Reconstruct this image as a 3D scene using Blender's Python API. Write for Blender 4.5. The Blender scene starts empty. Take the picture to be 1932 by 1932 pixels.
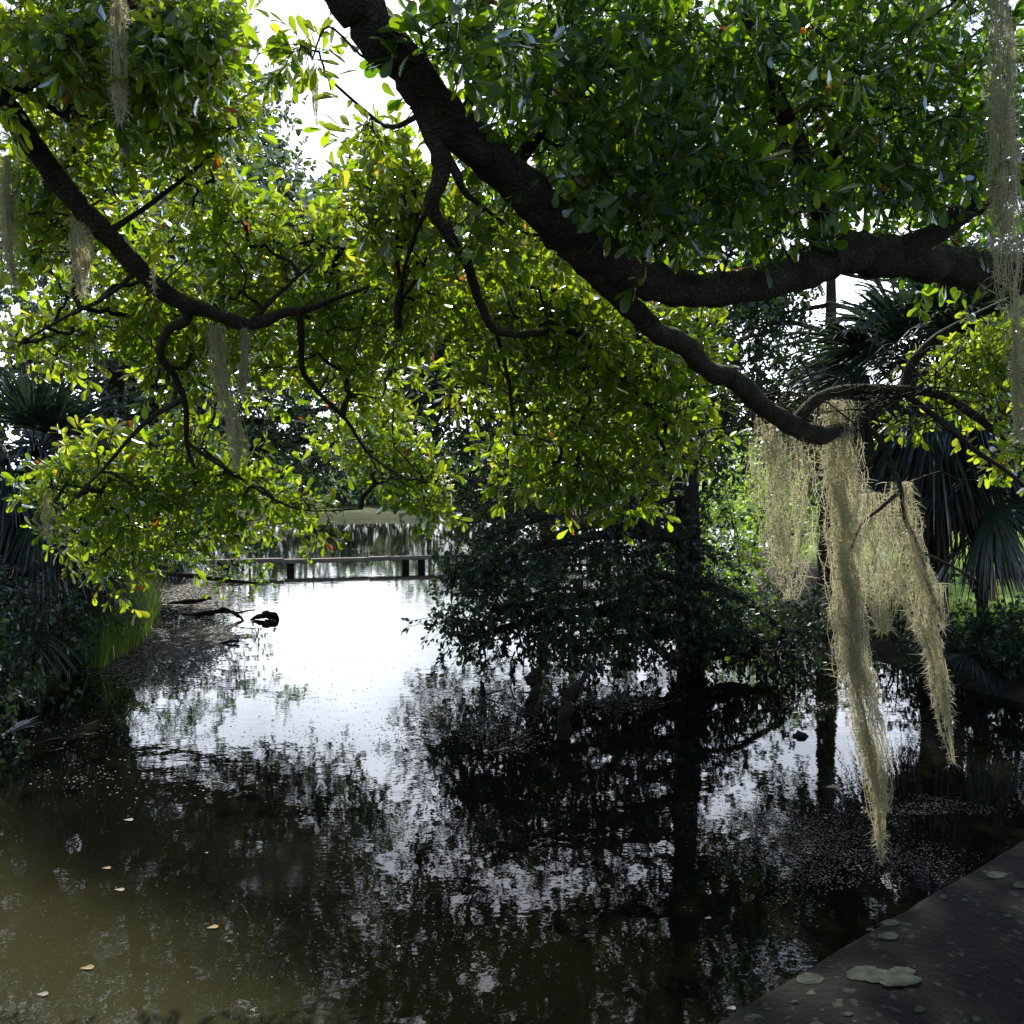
import bpy, math, random
import numpy as np
from mathutils import Vector, Matrix
random.seed(7)
rng = np.random.default_rng(7)
SC = bpy.context.scene
COL = SC.collection

# ------------------------------------------------------------------ camera
CAM_Z = 2.6
PITCH = math.radians(-1.8)
cam_d = bpy.data.cameras.new("camera")
cam_d.lens = 36.0; cam_d.sensor_width = 36.0; cam_d.sensor_fit = 'HORIZONTAL'
cam_d.clip_start = 0.05; cam_d.clip_end = 2000
cam = bpy.data.objects.new("camera", cam_d)
cam.location = (0, 0, CAM_Z); cam.rotation_euler = (math.radians(90) + PITCH, 0, 0)
COL.objects.link(cam); SC.camera = cam
cp, sp = math.cos(PITCH), math.sin(PITCH)

def at(px, py, d):
    """world point standing d metres ahead, seen in that direction from the bridge"""
    x = (px - 966) / 1932.0; u = (966 - py) / 1932.0
    y = cp - u * sp; z = sp + u * cp
    s = d / y
    return np.array([x * s, d, CAM_Z + z * s])

# ------------------------------------------------------------------ materials
def new_mat(name):
    m = bpy.data.materials.new(name); m.use_nodes = True
    nt = m.node_tree; nt.nodes.clear()
    return m, nt, nt.nodes, nt.links

def ramp(n, pts):
    r = n.new('ShaderNodeValToRGB')
    e = r.color_ramp.elements
    while len(e) > 1: e.remove(e[0])
    e[0].position, e[0].color = pts[0][0], (*pts[0][1], 1)
    for p, c in pts[1:]:
        k = e.new(p); k.color = (*c, 1)
    return r

def leaf_mat(name, dif, trans, mix=.5, gloss=.5, rough=.35):
    """dif / trans: ramps over the per-leaf attribute"""
    m, nt, n, l = new_mat(name)
    at_ = n.new('ShaderNodeAttribute'); at_.attribute_name = 'tint'
    r1 = ramp(n, dif); r2 = ramp(n, trans)
    l.new(at_.outputs['Fac'], r1.inputs[0]); l.new(at_.outputs['Fac'], r2.inputs[0])
    d = n.new('ShaderNodeBsdfDiffuse'); t = n.new('ShaderNodeBsdfTranslucent')
    l.new(r1.outputs[0], d.inputs[0]); l.new(r2.outputs[0], t.inputs[0])
    mx = n.new('ShaderNodeMixShader'); mx.inputs[0].default_value = mix
    l.new(d.outputs[0], mx.inputs[1]); l.new(t.outputs[0], mx.inputs[2])
    fr = n.new('ShaderNodeFresnel'); fr.inputs[0].default_value = 1.45
    mu = n.new('ShaderNodeMath'); mu.operation = 'MULTIPLY'; mu.inputs[1].default_value = gloss
    l.new(fr.outputs[0], mu.inputs[0])
    g = n.new('ShaderNodeBsdfGlossy'); g.inputs['Roughness'].default_value = rough
    g.inputs[0].default_value = (.9, .95, 1, 1)
    m2 = n.new('ShaderNodeMixShader')
    l.new(mu.outputs[0], m2.inputs[0]); l.new(mx.outputs[0], m2.inputs[1]); l.new(g.outputs[0], m2.inputs[2])
    o = n.new('ShaderNodeOutputMaterial'); l.new(m2.outputs[0], o.inputs[0])
    return m

def rough_mat(name, pts, scale=6, bump=.5, rough=.9, bscale=None, dist=.02, stretch=(1, 1, 1), detail=8, spec=.3):
    m, nt, n, l = new_mat(name)
    tc = n.new('ShaderNodeTexCoord'); mp = n.new('ShaderNodeMapping'); mp.inputs['Scale'].default_value = stretch
    l.new(tc.outputs['Object'], mp.inputs[0])
    no = n.new('ShaderNodeTexNoise'); no.inputs['Scale'].default_value = scale; no.inputs['Detail'].default_value = detail
    l.new(mp.outputs[0], no.inputs[0])
    r = ramp(n, pts); l.new(no.outputs[0], r.inputs[0])
    b = n.new('ShaderNodeBsdfPrincipled'); b.inputs['Roughness'].default_value = rough
    b.inputs['Specular IOR Level'].default_value = spec
    l.new(r.outputs[0], b.inputs['Base Color'])
    n2 = n.new('ShaderNodeTexNoise'); n2.inputs['Scale'].default_value = bscale or scale * 4; n2.inputs['Detail'].default_value = 8
    n2.inputs['Roughness'].default_value = .65
    l.new(mp.outputs[0], n2.inputs[0])
    bp = n.new('ShaderNodeBump'); bp.inputs['Strength'].default_value = bump; bp.inputs['Distance'].default_value = dist
    l.new(n2.outputs[0], bp.inputs['Height']); l.new(bp.outputs[0], b.inputs['Normal'])
    o = n.new('ShaderNodeOutputMaterial'); l.new(b.outputs[0], o.inputs[0])
    return m

def bark_mat(name, dark, mid, moss, ):
    m, nt, n, l = new_mat(name)
    tc = n.new('ShaderNodeTexCoord')
    no = n.new('ShaderNodeTexNoise'); no.inputs['Scale'].default_value = 9; no.inputs['Detail'].default_value = 10
    l.new(tc.outputs['Object'], no.inputs[0])
    r = ramp(n, [(.3, dark), (.6, mid), (.75, tuple(c * 1.6 for c in mid))]); l.new(no.outputs[0], r.inputs[0])
    # moss and lichen gather on surfaces facing up
    ge = n.new('ShaderNodeNewGeometry'); sx = n.new('ShaderNodeSeparateXYZ'); l.new(ge.outputs['Normal'], sx.inputs[0])
    n3 = n.new('ShaderNodeTexNoise'); n3.inputs['Scale'].default_value = 14; n3.inputs['Detail'].default_value = 6
    l.new(tc.outputs['Object'], n3.inputs[0])
    ad = n.new('ShaderNodeMath'); ad.operation = 'MULTIPLY_ADD'; ad.inputs[1].default_value = .5
    l.new(sx.outputs[2], ad.inputs[0]); l.new(n3.outputs[0], ad.inputs[2])
    r3 = ramp(n, [(.72, (0, 0, 0)), (.95, (1, 1, 1))]); l.new(ad.outputs[0], r3.inputs[0])
    mc = n.new('ShaderNodeMix'); mc.data_type = 'RGBA'
    l.new(r3.outputs[0], mc.inputs[0]); l.new(r.outputs[0], mc.inputs[6]); mc.inputs[7].default_value = (*moss, 1)
    b = n.new('ShaderNodeBsdfPrincipled'); b.inputs['Roughness'].default_value = .85
    b.inputs['Specular IOR Level'].default_value = .35
    l.new(mc.outputs[2], b.inputs['Base Color'])
    vo = n.new('ShaderNodeTexVoronoi'); vo.inputs['Scale'].default_value = 38; vo.feature = 'DISTANCE_TO_EDGE'
    nd = n.new('ShaderNodeTexNoise'); nd.inputs['Scale'].default_value = 20; nd.inputs['Detail'].default_value = 6
    l.new(tc.outputs['Object'], nd.inputs[0])
    va = n.new('ShaderNodeVectorMath'); va.operation = 'MULTIPLY_ADD'; va.inputs[1].default_value = (.06, .06, .06)
    l.new(nd.outputs['Color'], va.inputs[0]); l.new(tc.outputs['Object'], va.inputs[2]); l.new(va.outputs[0], vo.inputs[0])
    mm = n.new('ShaderNodeMath'); mm.operation = 'MINIMUM'; mm.inputs[1].default_value = .22
    l.new(vo.outputs['Distance'], mm.inputs[0])
    a2 = n.new('ShaderNodeMath'); a2.operation = 'MULTIPLY_ADD'; a2.inputs[1].default_value = .25
    l.new(no.outputs[0], a2.inputs[0]); l.new(mm.outputs[0], a2.inputs[2])
    bp = n.new('ShaderNodeBump'); bp.inputs['Strength'].default_value = 1; bp.inputs['Distance'].default_value = .05
    l.new(a2.outputs[0], bp.inputs['Height']); l.new(bp.outputs[0], b.inputs['Normal'])
    o = n.new('ShaderNodeOutputMaterial'); l.new(b.outputs[0], o.inputs[0])
    return m

M = {}
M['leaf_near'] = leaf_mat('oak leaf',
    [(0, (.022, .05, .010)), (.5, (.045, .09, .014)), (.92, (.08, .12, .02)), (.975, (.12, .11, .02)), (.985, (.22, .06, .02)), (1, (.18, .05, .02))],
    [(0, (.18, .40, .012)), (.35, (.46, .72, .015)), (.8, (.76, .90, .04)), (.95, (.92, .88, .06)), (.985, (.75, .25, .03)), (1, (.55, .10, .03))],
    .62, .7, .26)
M['leaf_dark'] = leaf_mat('shaded leaf',  # shade put into the leaf colour, darker copy
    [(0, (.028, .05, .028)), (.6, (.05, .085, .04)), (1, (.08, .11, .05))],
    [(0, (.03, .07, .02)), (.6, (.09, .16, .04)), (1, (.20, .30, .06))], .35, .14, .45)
M['leaf_haze'] = leaf_mat('tall tree leaf',  # distance haze put into the leaf colour, paler and greyer
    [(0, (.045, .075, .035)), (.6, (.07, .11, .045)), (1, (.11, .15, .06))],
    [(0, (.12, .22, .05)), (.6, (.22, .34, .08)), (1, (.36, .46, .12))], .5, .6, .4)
M['leaf_lit'] = leaf_mat('sunlit shrub leaf',  # sunlight put into the leaf colour, brighter copy
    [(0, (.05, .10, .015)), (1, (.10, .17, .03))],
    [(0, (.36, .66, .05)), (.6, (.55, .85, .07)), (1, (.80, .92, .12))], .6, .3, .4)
M['palm_dark'] = leaf_mat('palm leaf',
    [(0, (.018, .035, .026)), (.7, (.035, .06, .04)), (1, (.07, .09, .06))],
    [(0, (.02, .05, .02)), (1, (.08, .12, .05))], .3, .10, .5)
M['palm_dead'] = leaf_mat('dead palm leaf',
    [(0, (.035, .026, .018)), (.7, (.09, .07, .05)), (1, (.16, .13, .10))],
    [(0, (.04, .03, .01)), (1, (.14, .10, .05))], .3, .4, .5)
M['grass'] = leaf_mat('grass blade',
    [(0, (.03, .07, .012)), (1, (.08, .13, .03))],
    [(0, (.24, .45, .04)), (1, (.60, .80, .10))], .5, .4, .4)
M['moss'] = leaf_mat('spanish moss',
    [(0, (.28, .27, .17)), (.5, (.48, .46, .31)), (1, (.64, .60, .42))],
    [(0, (.52, .48, .28)), (.5, (.86, .80, .52)), (1, (.96, .92, .66))], .55, .15, .5)
M['bark'] = bark_mat('oak bark', (.018, .014, .010), (.055, .043, .032), (.10, .12, .045))
M['bark_mid'] = bark_mat('weathered bark', (.03, .024, .018), (.09, .07, .055), (.12, .12, .07))
M['trunk_dark'] = rough_mat('dark trunk bark', [(.3, (.02, .015, .012)), (.7, (.07, .05, .035))], 5, .8, .9, stretch=(1, 1, .3))
M['palm_trunk'] = rough_mat('palm trunk', [(.3, (.03, .024, .018)), (.7, (.10, .08, .06))], 8, .9, .9, stretch=(1, 1, 3))
M['wet_wood'] = rough_mat('wet dead wood', [(.3, (.010, .008, .006)), (.7, (.045, .034, .025))], 8, 1., .85, stretch=(1, 1, 1))
M['dock_wood'] = rough_mat('weathered rail wood', [(.3, (.24, .19, .14)), (.7, (.50, .42, .33))], 3, .5, .8, stretch=(.5, 6, 6))
M['bench_wood'] = rough_mat('red brown bench wood', [(.3, (.16, .055, .03)), (.7, (.32, .13, .08))], 4, .4, .6, stretch=(1, 6, 6))
M['lichen'] = rough_mat('grey green lichen', [(.32, (.02, .024, .015)), (.5, (.055, .065, .042)), (.7, (.10, .115, .08))], 60, .6, .95, bscale=180, dist=.003)
M['debris'] = leaf_mat('floating debris',
    [(0, (.06, .05, .032)), (.5, (.20, .17, .11)), (.9, (.42, .36, .26)), (1, (.62, .55, .42))],
    [(0, (.05, .04, .02)), (1, (.15, .12, .07))], .15, .06, .5)
M['yellow_leaf'] = rough_mat('fallen leaf', [(.3, (.42, .26, .10)), (.7, (.65, .48, .24))], 20, .3, .6)
M['pale_leaf'] = rough_mat('pale fallen leaf', [(.3, (.40, .36, .26)), (.7, (.62, .58, .45))], 20, .3, .6)

def concrete():
    m, nt, n, l = new_mat('lichen spotted concrete')
    tc = n.new('ShaderNodeTexCoord')
    a = n.new('ShaderNodeTexNoise'); a.inputs['Scale'].default_value = 7; a.inputs['Detail'].default_value = 12; a.inputs['Roughness'].default_value = .7
    l.new(tc.outputs['Object'], a.inputs[0])
    r = ramp(n, [(.3, (.005, .0042, .003)), (.55, (.015, .0122, .0085)), (.75, (.032, .027, .019))]); l.new(a.outputs[0], r.inputs[0])
    # small lichen flecks
    dn = n.new('ShaderNodeTexNoise'); dn.inputs['Scale'].default_value = 70; dn.inputs['Detail'].default_value = 4
    l.new(tc.outputs['Object'], dn.inputs[0])
    va = n.new('ShaderNodeVectorMath'); va.operation = 'MULTIPLY_ADD'; va.inputs[1].default_value = (.022, .022, .022)
    l.new(dn.outputs['Color'], va.inputs[0]); l.new(tc.outputs['Object'], va.inputs[2])
    mask = None
    for sc_, th, keep in ((34, .20, .70), (75, .26, .66), (16, .13, .80)):
        v = n.new('ShaderNodeTexVoronoi'); v.inputs['Scale'].default_value = sc_
        l.new(va.outputs[0], v.inputs[0])
        lt = n.new('ShaderNodeMapRange'); lt.inputs[1].default_value = th * 1.25; lt.inputs[2].default_value = th * .85
        l.new(v.outputs['Distance'], lt.inputs[0])
        sp_ = n.new('ShaderNodeSeparateColor'); l.new(v.outputs['Color'], sp_.inputs[0])
        g = n.new('ShaderNodeMath'); g.operation = 'GREATER_THAN'; g.inputs[1].default_value = keep
        l.new(sp_.outputs[0], g.inputs[0])
        mu = n.new('ShaderNodeMath'); mu.operation = 'MULTIPLY'; l.new(g.outputs[0], mu.inputs[0]); l.new(lt.outputs[0], mu.inputs[1])
        if mask is None: mask = mu
        else:
            mx_ = n.new('ShaderNodeMath'); mx_.operation = 'MAXIMUM'
            l.new(mask.outputs[0], mx_.inputs[0]); l.new(mu.outputs[0], mx_.inputs[1]); mask = mx_
    f = n.new('ShaderNodeMath'); f.operation = 'MULTIPLY'; f.inputs[1].default_value = .6; l.new(mask.outputs[0], f.inputs[0])
    mc = n.new('ShaderNodeMix'); mc.data_type = 'RGBA'; l.new(f.outputs[0], mc.inputs[0]); l.new(r.outputs[0], mc.inputs[6])
    mc.inputs[7].default_value = (.085, .08, .06, 1)
    b = n.new('ShaderNodeBsdfPrincipled'); b.inputs['Roughness'].default_value = .95; b.inputs['Specular IOR Level'].default_value = .2
    l.new(mc.outputs[2], b.inputs['Base Color'])
    n2 = n.new('ShaderNodeTexNoise'); n2.inputs['Scale'].default_value = 120; n2.inputs['Detail'].default_value = 8
    l.new(tc.outputs['Object'], n2.inputs[0])
    bp = n.new('ShaderNodeBump'); bp.inputs['Strength'].default_value = .7; bp.inputs['Distance'].default_value = .006
    l.new(n2.outputs[0], bp.inputs['Height']); l.new(bp.outputs[0], b.inputs['Normal'])
    o = n.new('ShaderNodeOutputMaterial'); l.new(b.outputs[0], o.inputs[0])
    return m
M['concrete'] = concrete()

def water():
    m, nt, n, l = new_mat('pond water')
    tc = n.new('ShaderNodeTexCoord')
    a = n.new('ShaderNodeTexNoise'); a.inputs['Scale'].default_value = .35; a.inputs['Detail'].default_value = 5
    l.new(tc.outputs['Object'], a.inputs[0])
    r = ramp(n, [(.3, (.003, .003, .002)), (.7, (.008, .007, .004))]); l.new(a.outputs[0], r.inputs[0])
    b = n.new('ShaderNodeBsdfPrincipled')
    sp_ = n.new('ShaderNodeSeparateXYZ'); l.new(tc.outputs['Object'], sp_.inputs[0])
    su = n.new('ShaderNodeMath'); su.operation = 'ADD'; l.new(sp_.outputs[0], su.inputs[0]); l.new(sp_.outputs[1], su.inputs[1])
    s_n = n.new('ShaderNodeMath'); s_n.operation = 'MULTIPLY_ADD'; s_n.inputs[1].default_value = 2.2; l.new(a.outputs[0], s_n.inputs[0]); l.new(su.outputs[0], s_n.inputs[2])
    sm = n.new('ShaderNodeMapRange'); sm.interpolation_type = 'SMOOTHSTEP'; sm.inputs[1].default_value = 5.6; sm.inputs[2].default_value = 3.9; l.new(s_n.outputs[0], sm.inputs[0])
    sunlit_murk = n.new('ShaderNodeMix'); sunlit_murk.data_type = 'RGBA'; sunlit_murk.inputs[7].default_value = (.052, .050, .022, 1)  # sunlit brown water at the near left, painted into the base colour
    l.new(sm.outputs[0], sunlit_murk.inputs[0]); l.new(r.outputs[0], sunlit_murk.inputs[6]); l.new(sunlit_murk.outputs[2], b.inputs['Base Color'])
    b.inputs['IOR'].default_value = 1.42
    # dusty film in drifting patches
    f = n.new('ShaderNodeTexNoise'); f.inputs['Scale'].default_value = .45; f.inputs['Detail'].default_value = 7; f.inputs['Distortion'].default_value = 1.2
    l.new(tc.outputs['Object'], f.inputs[0])
    fr = ramp(n, [(.42, (.008,) * 3), (.62, (.03,) * 3), (.75, (.07,) * 3)]); l.new(f.outputs[0], fr.inputs[0])
    l.new(fr.outputs[0], b.inputs['Roughness'])
    mp = n.new('ShaderNodeMapping'); mp.inputs['Scale'].default_value = (1, 1.0, 1); l.new(tc.outputs['Object'], mp.inputs[0])
    n1 = n.new('ShaderNodeTexNoise'); n1.inputs['Scale'].default_value = 3.2; n1.inputs['Detail'].default_value = 3; l.new(mp.outputs[0], n1.inputs[0])
    n2 = n.new('ShaderNodeTexNoise'); n2.inputs['Scale'].default_value = 22; n2.inputs['Detail'].default_value = 2; l.new(mp.outputs[0], n2.inputs[0])
    # one ring of ripples spreading on the surface
    vd = n.new('ShaderNodeVectorMath'); vd.operation = 'DISTANCE'
    c = at(610, 1640, 6.85); vd.inputs[1].default_value = (c[0], c[1], 0); l.new(tc.outputs['Object'], vd.inputs[0])
    s1 = n.new('ShaderNodeMath'); s1.operation = 'MULTIPLY'; s1.inputs[1].default_value = 95; l.new(vd.outputs['Value'], s1.inputs[0])
    s2 = n.new('ShaderNodeMath'); s2.operation = 'SINE'; l.new(s1.outputs[0], s2.inputs[0])
    mr = n.new('ShaderNodeMapRange'); mr.inputs[1].default_value = .12; mr.inputs[2].default_value = .62; mr.inputs[3].default_value = .035; mr.inputs[4].default_value = 0
    l.new(vd.outputs['Value'], mr.inputs[0])
    s3 = n.new('ShaderNodeMath'); s3.operation = 'MULTIPLY'; l.new(s2.outputs[0], s3.inputs[0]); l.new(mr.outputs[0], s3.inputs[1])
    h1 = n.new('ShaderNodeMath'); h1.operation = 'MULTIPLY_ADD'; h1.inputs[1].default_value = .06
    l.new(n2.outputs[0], h1.inputs[0]); l.new(n1.outputs[0], h1.inputs[2])
    h2 = n.new('ShaderNodeMath'); h2.operation = 'ADD'; l.new(h1.outputs[0], h2.inputs[0]); l.new(s3.outputs[0], h2.inputs[1])
    bp = n.new('ShaderNodeBump'); bp.inputs['Strength'].default_value = .22; bp.inputs['Distance'].default_value = .009
    l.new(h2.outputs[0], bp.inputs['Height']); l.new(bp.outputs[0], b.inputs['Normal'])
    o = n.new('ShaderNodeOutputMaterial'); l.new(b.outputs[0], o.inputs[0])
    return m
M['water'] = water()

def ground_mat():
    m, nt, n, l = new_mat('leaf litter and lawn')
    tc = n.new('ShaderNodeTexCoord')
    a = n.new('ShaderNodeTexNoise'); a.inputs['Scale'].default_value = 3; a.inputs['Detail'].default_value = 12; a.inputs['Roughness'].default_value = .7
    l.new(tc.outputs['Object'], a.inputs[0])
    r = ramp(n, [(.3, (.018, .014, .009)), (.55, (.055, .042, .028)), (.72, (.13, .10, .07))]); l.new(a.outputs[0], r.inputs[0])
    g = n.new('ShaderNodeTexNoise'); g.inputs['Scale'].default_value = 1.2; g.inputs['Detail'].default_value = 10; l.new(tc.outputs['Object'], g.inputs[0])
    rg = ramp(n, [(.3, (.15, .28, .03)), (.7, (.28, .42, .06))]); l.new(g.outputs[0], rg.inputs[0])
    at_ = n.new('ShaderNodeAttribute'); at_.attribute_name = 'tint'
    mc = n.new('ShaderNodeMix'); mc.data_type = 'RGBA'
    l.new(at_.outputs['Fac'], mc.inputs[0]); l.new(r.outputs[0], mc.inputs[6]); l.new(rg.outputs[0], mc.inputs[7])
    b = n.new('ShaderNodeBsdfPrincipled'); b.inputs['Roughness'].default_value = .9; b.inputs['Specular IOR Level'].default_value = .25
    l.new(mc.outputs[2], b.inputs['Base Color'])
    n2 = n.new('ShaderNodeTexNoise'); n2.inputs['Scale'].default_value = 25; n2.inputs['Detail'].default_value = 8; l.new(tc.outputs['Object'], n2.inputs[0])
    bp = n.new('ShaderNodeBump'); bp.inputs['Strength'].default_value = .9; bp.inputs['Distance'].default_value = .06
    l.new(n2.outputs[0], bp.inputs['Height']); l.new(bp.outputs[0], b.inputs['Normal'])
    o = n.new('ShaderNodeOutputMaterial'); l.new(b.outputs[0], o.inputs[0])
    return m
M['ground'] = ground_mat()

# ------------------------------------------------------------------ mesh helpers
class MB:
    def __init__(s): s.v = []; s.f3 = []; s.f4 = []; s.t = []; s.n = 0
    def add(s, v, f4=None, f3=None, tint=None):
        v = np.asarray(v, float).reshape(-1, 3)
        if f4 is not None and len(f4): s.f4.append(np.asarray(f4, np.int64).reshape(-1, 4) + s.n)
        if f3 is not None and len(f3): s.f3.append(np.asarray(f3, np.int64).reshape(-1, 3) + s.n)
        s.v.append(v)
        s.t.append(np.full(len(v), .5) if tint is None else np.broadcast_to(np.asarray(tint, float), (len(v),)).copy())
        s.n += len(v)
    def build(s, name, mat, parent=None, smooth=True, origin=None):
        v = np.concatenate(s.v); t = np.concatenate(s.t)
        f4 = np.concatenate(s.f4) if s.f4 else np.zeros((0, 4), np.int64)
        f3 = np.concatenate(s.f3) if s.f3 else np.zeros((0, 3), np.int64)
        if origin is not None: v = v - np.asarray(origin)
        me = bpy.data.meshes.new(name)
        me.vertices.add(len(v)); me.vertices.foreach_set('co', v.ravel().astype(np.float32))
        nl = len(f4) * 4 + len(f3) * 3
        me.loops.add(nl); me.loops.foreach_set('vertex_index', np.concatenate([f4.ravel(), f3.ravel()]).astype(np.int32))
        me.polygons.add(len(f4) + len(f3))
        st = np.concatenate([np.arange(len(f4)) * 4, len(f4) * 4 + np.arange(len(f3)) * 3]).astype(np.int32)
        me.polygons.foreach_set('loop_start', st)
        me.polygons.foreach_set('use_smooth', np.full(len(st), smooth, dtype=bool))
        me.update(calc_edges=True); me.validate()
        a = me.attributes.new('tint', 'FLOAT', 'POINT'); a.data.foreach_set('value', t.astype(np.float32))
        me.materials.append(mat)
        o = bpy.data.objects.new(name, me); COL.objects.link(o)
        if parent is not None:
            o.parent = parent
            if origin is None: o.matrix_parent_inverse = Matrix.Translation(-Vector(parent.location)) if parent.type == 'EMPTY' else Matrix.Identity(4)
        elif origin is not None: o.location = origin
        return o

def tag(o, label=None, cat=None, group=None, kind=None):
    if label: o['label'] = label
    if cat: o['category'] = cat
    if group: o['group'] = group
    if kind: o['kind'] = kind
    return o

def empty(name, loc, label, cat, group=None):
    o = bpy.data.objects.new(name, None); o.empty_display_size = .3
    o.location = Vector([float(c) for c in loc]); COL.objects.link(o)
    return tag(o, label, cat, group)

def norm(a): return a / np.maximum(np.linalg.norm(a, axis=-1, keepdims=True), 1e-9)

def smooth_path(pts, rad, sub=5):
    P = np.asarray(pts, float); R = np.asarray(rad, float); n = len(P)
    if n < 3: return P, R
    o = []; r = []
    for i in range(n - 1):
        p0, p1, p2, p3 = P[max(i - 1, 0)], P[i], P[i + 1], P[min(i + 2, n - 1)]
        for k in range(sub):
            t = k / sub
            o.append(.5 * ((2 * p1) + (-p0 + p2) * t + (2 * p0 - 5 * p1 + 4 * p2 - p3) * t * t + (-p0 + 3 * p1 - 3 * p2 + p3) * t ** 3))
            r.append(R[i] * (1 - t) + R[i + 1] * t)
    o.append(P[-1]); r.append(R[-1])
    return np.array(o), np.array(r)

def tube(mb, pts, rad, sides=10, lump=0., tint=.5):
    P = np.asarray(pts, float); R = np.asarray(rad, float); n = len(P)
    T = norm(np.gradient(P, axis=0))
    up = np.array([0, 0, 1.]) if abs(T[0][2]) < .9 else np.array([1., 0, 0])
    N = norm(np.cross(T[0], up)); V = []
    ph = rng.random() * 6
    a = np.arange(sides) / sides * 2 * math.pi
    for i in range(n):
        N = norm(N - T[i] * np.dot(N, T[i])); B = np.cross(T[i], N)
        rr = R[i] * (1 + (lump * (np.sin(a * 3 + i * .7 + ph) * .5 + (rng.random(sides) - .5) + .6 * math.sin(i * 1.3 + ph)) if lump else 0))
        V.append(P[i] + (np.cos(a) * rr)[:, None] * N + (np.sin(a) * rr)[:, None] * B)
    V = np.concatenate(V)
    i = np.arange(n - 1)[:, None] * sides; j = np.arange(sides)[None]; j2 = (j + 1) % sides
    F = np.stack([i + j, i + j2, i + sides + j2, i + sides + j], -1).reshape(-1, 4)
    V = np.concatenate([V, P[:1], P[-1:]]); c0, c1 = n * sides, n * sides + 1
    jj = np.arange(sides)
    F3 = np.concatenate([np.stack([(jj + 1) % sides, jj, np.full(sides, c0)], -1),
                         np.stack([(n - 1) * sides + jj, (n - 1) * sides + (jj + 1) % sides, np.full(sides, c1)], -1)])
    mb.add(V, F, F3, tint)

def box(mb, c, s, rz=0., tint=.5):
    x, y, z = [k / 2 for k in s]
    v = np.array([[-x, -y, -z], [x, -y, -z], [x, y, -z], [-x, y, -z], [-x, -y, z], [x, -y, z], [x, y, z], [-x, y, z]])
    ca, sa = math.cos(rz), math.sin(rz)
    v = v @ np.array([[ca, sa, 0], [-sa, ca, 0], [0, 0, 1]]) + np.asarray(c)
    mb.add(v, [[0, 3, 2, 1], [4, 5, 6, 7], [0, 1, 5, 4], [1, 2, 6, 5], [2, 3, 7, 6], [3, 0, 4, 7]], None, tint)

def segs(mb, A, B, ra, rb, mid=True, sides=4):
    """many thin tapering bent twigs at once"""
    A, B = np.asarray(A), np.asarray(B); n = len(A)
    if not n: return
    D = B - A; L = np.linalg.norm(D, axis=1, keepdims=True)
    T = norm(D); up = np.where(np.abs(T[:, 2:3]) < .9, np.array([[0, 0, 1.]]), np.array([[1., 0, 0]]))
    N = norm(np.cross(T, up)); Bn = np.cross(T, N)
    j1 = rng.normal(size=(n, 3)) * L * .07 + np.array([0, 0, 1]) * L * .04
    j2 = rng.normal(size=(n, 3)) * L * .06
    rows = [A, A + D * .34 + j1, A + D * .68 + j2, B]
    w = [0, .34, .68, 1]
    V = np.zeros((n, 4 * sides, 3))
    for k in range(4):
        r = (ra * (1 - w[k]) + rb * w[k])[:, None]
        for s_ in range(sides):
            an = 2 * math.pi * s_ / sides
            V[:, k * sides + s_] = rows[k] + N * r * math.cos(an) + Bn * r * math.sin(an)
    f = []
    for k in range(3):
        for s_ in range(sides):
            s2 = (s_ + 1) % sides
            f.append([k * sides + s_, k * sides + s2, (k + 1) * sides + s2, (k + 1) * sides + s_])
    F = (np.arange(n)[:, None, None] * 4 * sides + np.array(f)[None]).reshape(-1, 4)
    mb.add(V, F)

LEAF_V = np.array([[0, 0, 0], [.52, 0, 0], [1, 0, 0], [.28, .085, .03], [.70, .20, .05], [.93, .13, .03], [.28, -.085, .03], [.70, -.20, .05], [.93, -.13, .03]])
LEAF_F = np.array([[0, 1, 4, 3], [1, 2, 5, 4], [0, 6, 7, 1], [1, 7, 8, 2]])
DIA_V = np.array([[0, 0, 0], [.55, .25, .06], [1, 0, 0], [.55, -.25, .06]])
DIA_F = np.array([[0, 1, 2], [0, 2, 3]])
HEX_V = np.array([[0, 0, 0], [.35, .17, .04], [.75, .2, .04], [1, 0, -.03], [.75, -.2, .04], [.35, -.17, .04]])
HEX_F4 = np.array([[0, 1, 2, 3], [0, 3, 4, 5]])

def leaves(mb, pos, dirs, nrm, size, tint, kind='leaf', wide=1.):
    n = len(pos); X = norm(dirs); Z = norm(nrm - X * np.sum(nrm * X, 1, keepdims=True)); Y = np.cross(Z, X)
    T = {'leaf': LEAF_V, 'dia': DIA_V, 'hex': HEX_V}[kind]
    s = size[:, None, None]
    wv = wide * (.8 + .4 * rng.random(n))[:, None, None]
    curl = (rng.random(n) * .35 - .05)[:, None, None]
    tx = T[None, :, 0:1]
    V = pos[:, None] + s * (X[:, None] * tx + Y[:, None] * T[None, :, 1:2] * wv + Z[:, None] * (T[None, :, 2:3] * (1.5 * rng.random(n)[:, None, None] + .2) - curl * tx * tx))
    k = len(T)
    off = np.arange(n)[:, None, None] * k
    tt = np.repeat(tint, k)
    if kind == 'dia': mb.add(V, None, (off + DIA_F[None]).reshape(-1, 3), tt)
    elif kind == 'hex': mb.add(V, (off + HEX_F4[None]).reshape(-1, 4), None, tt)
    else: mb.add(V, (off + LEAF_F[None]).reshape(-1, 4), None, tt)

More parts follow.
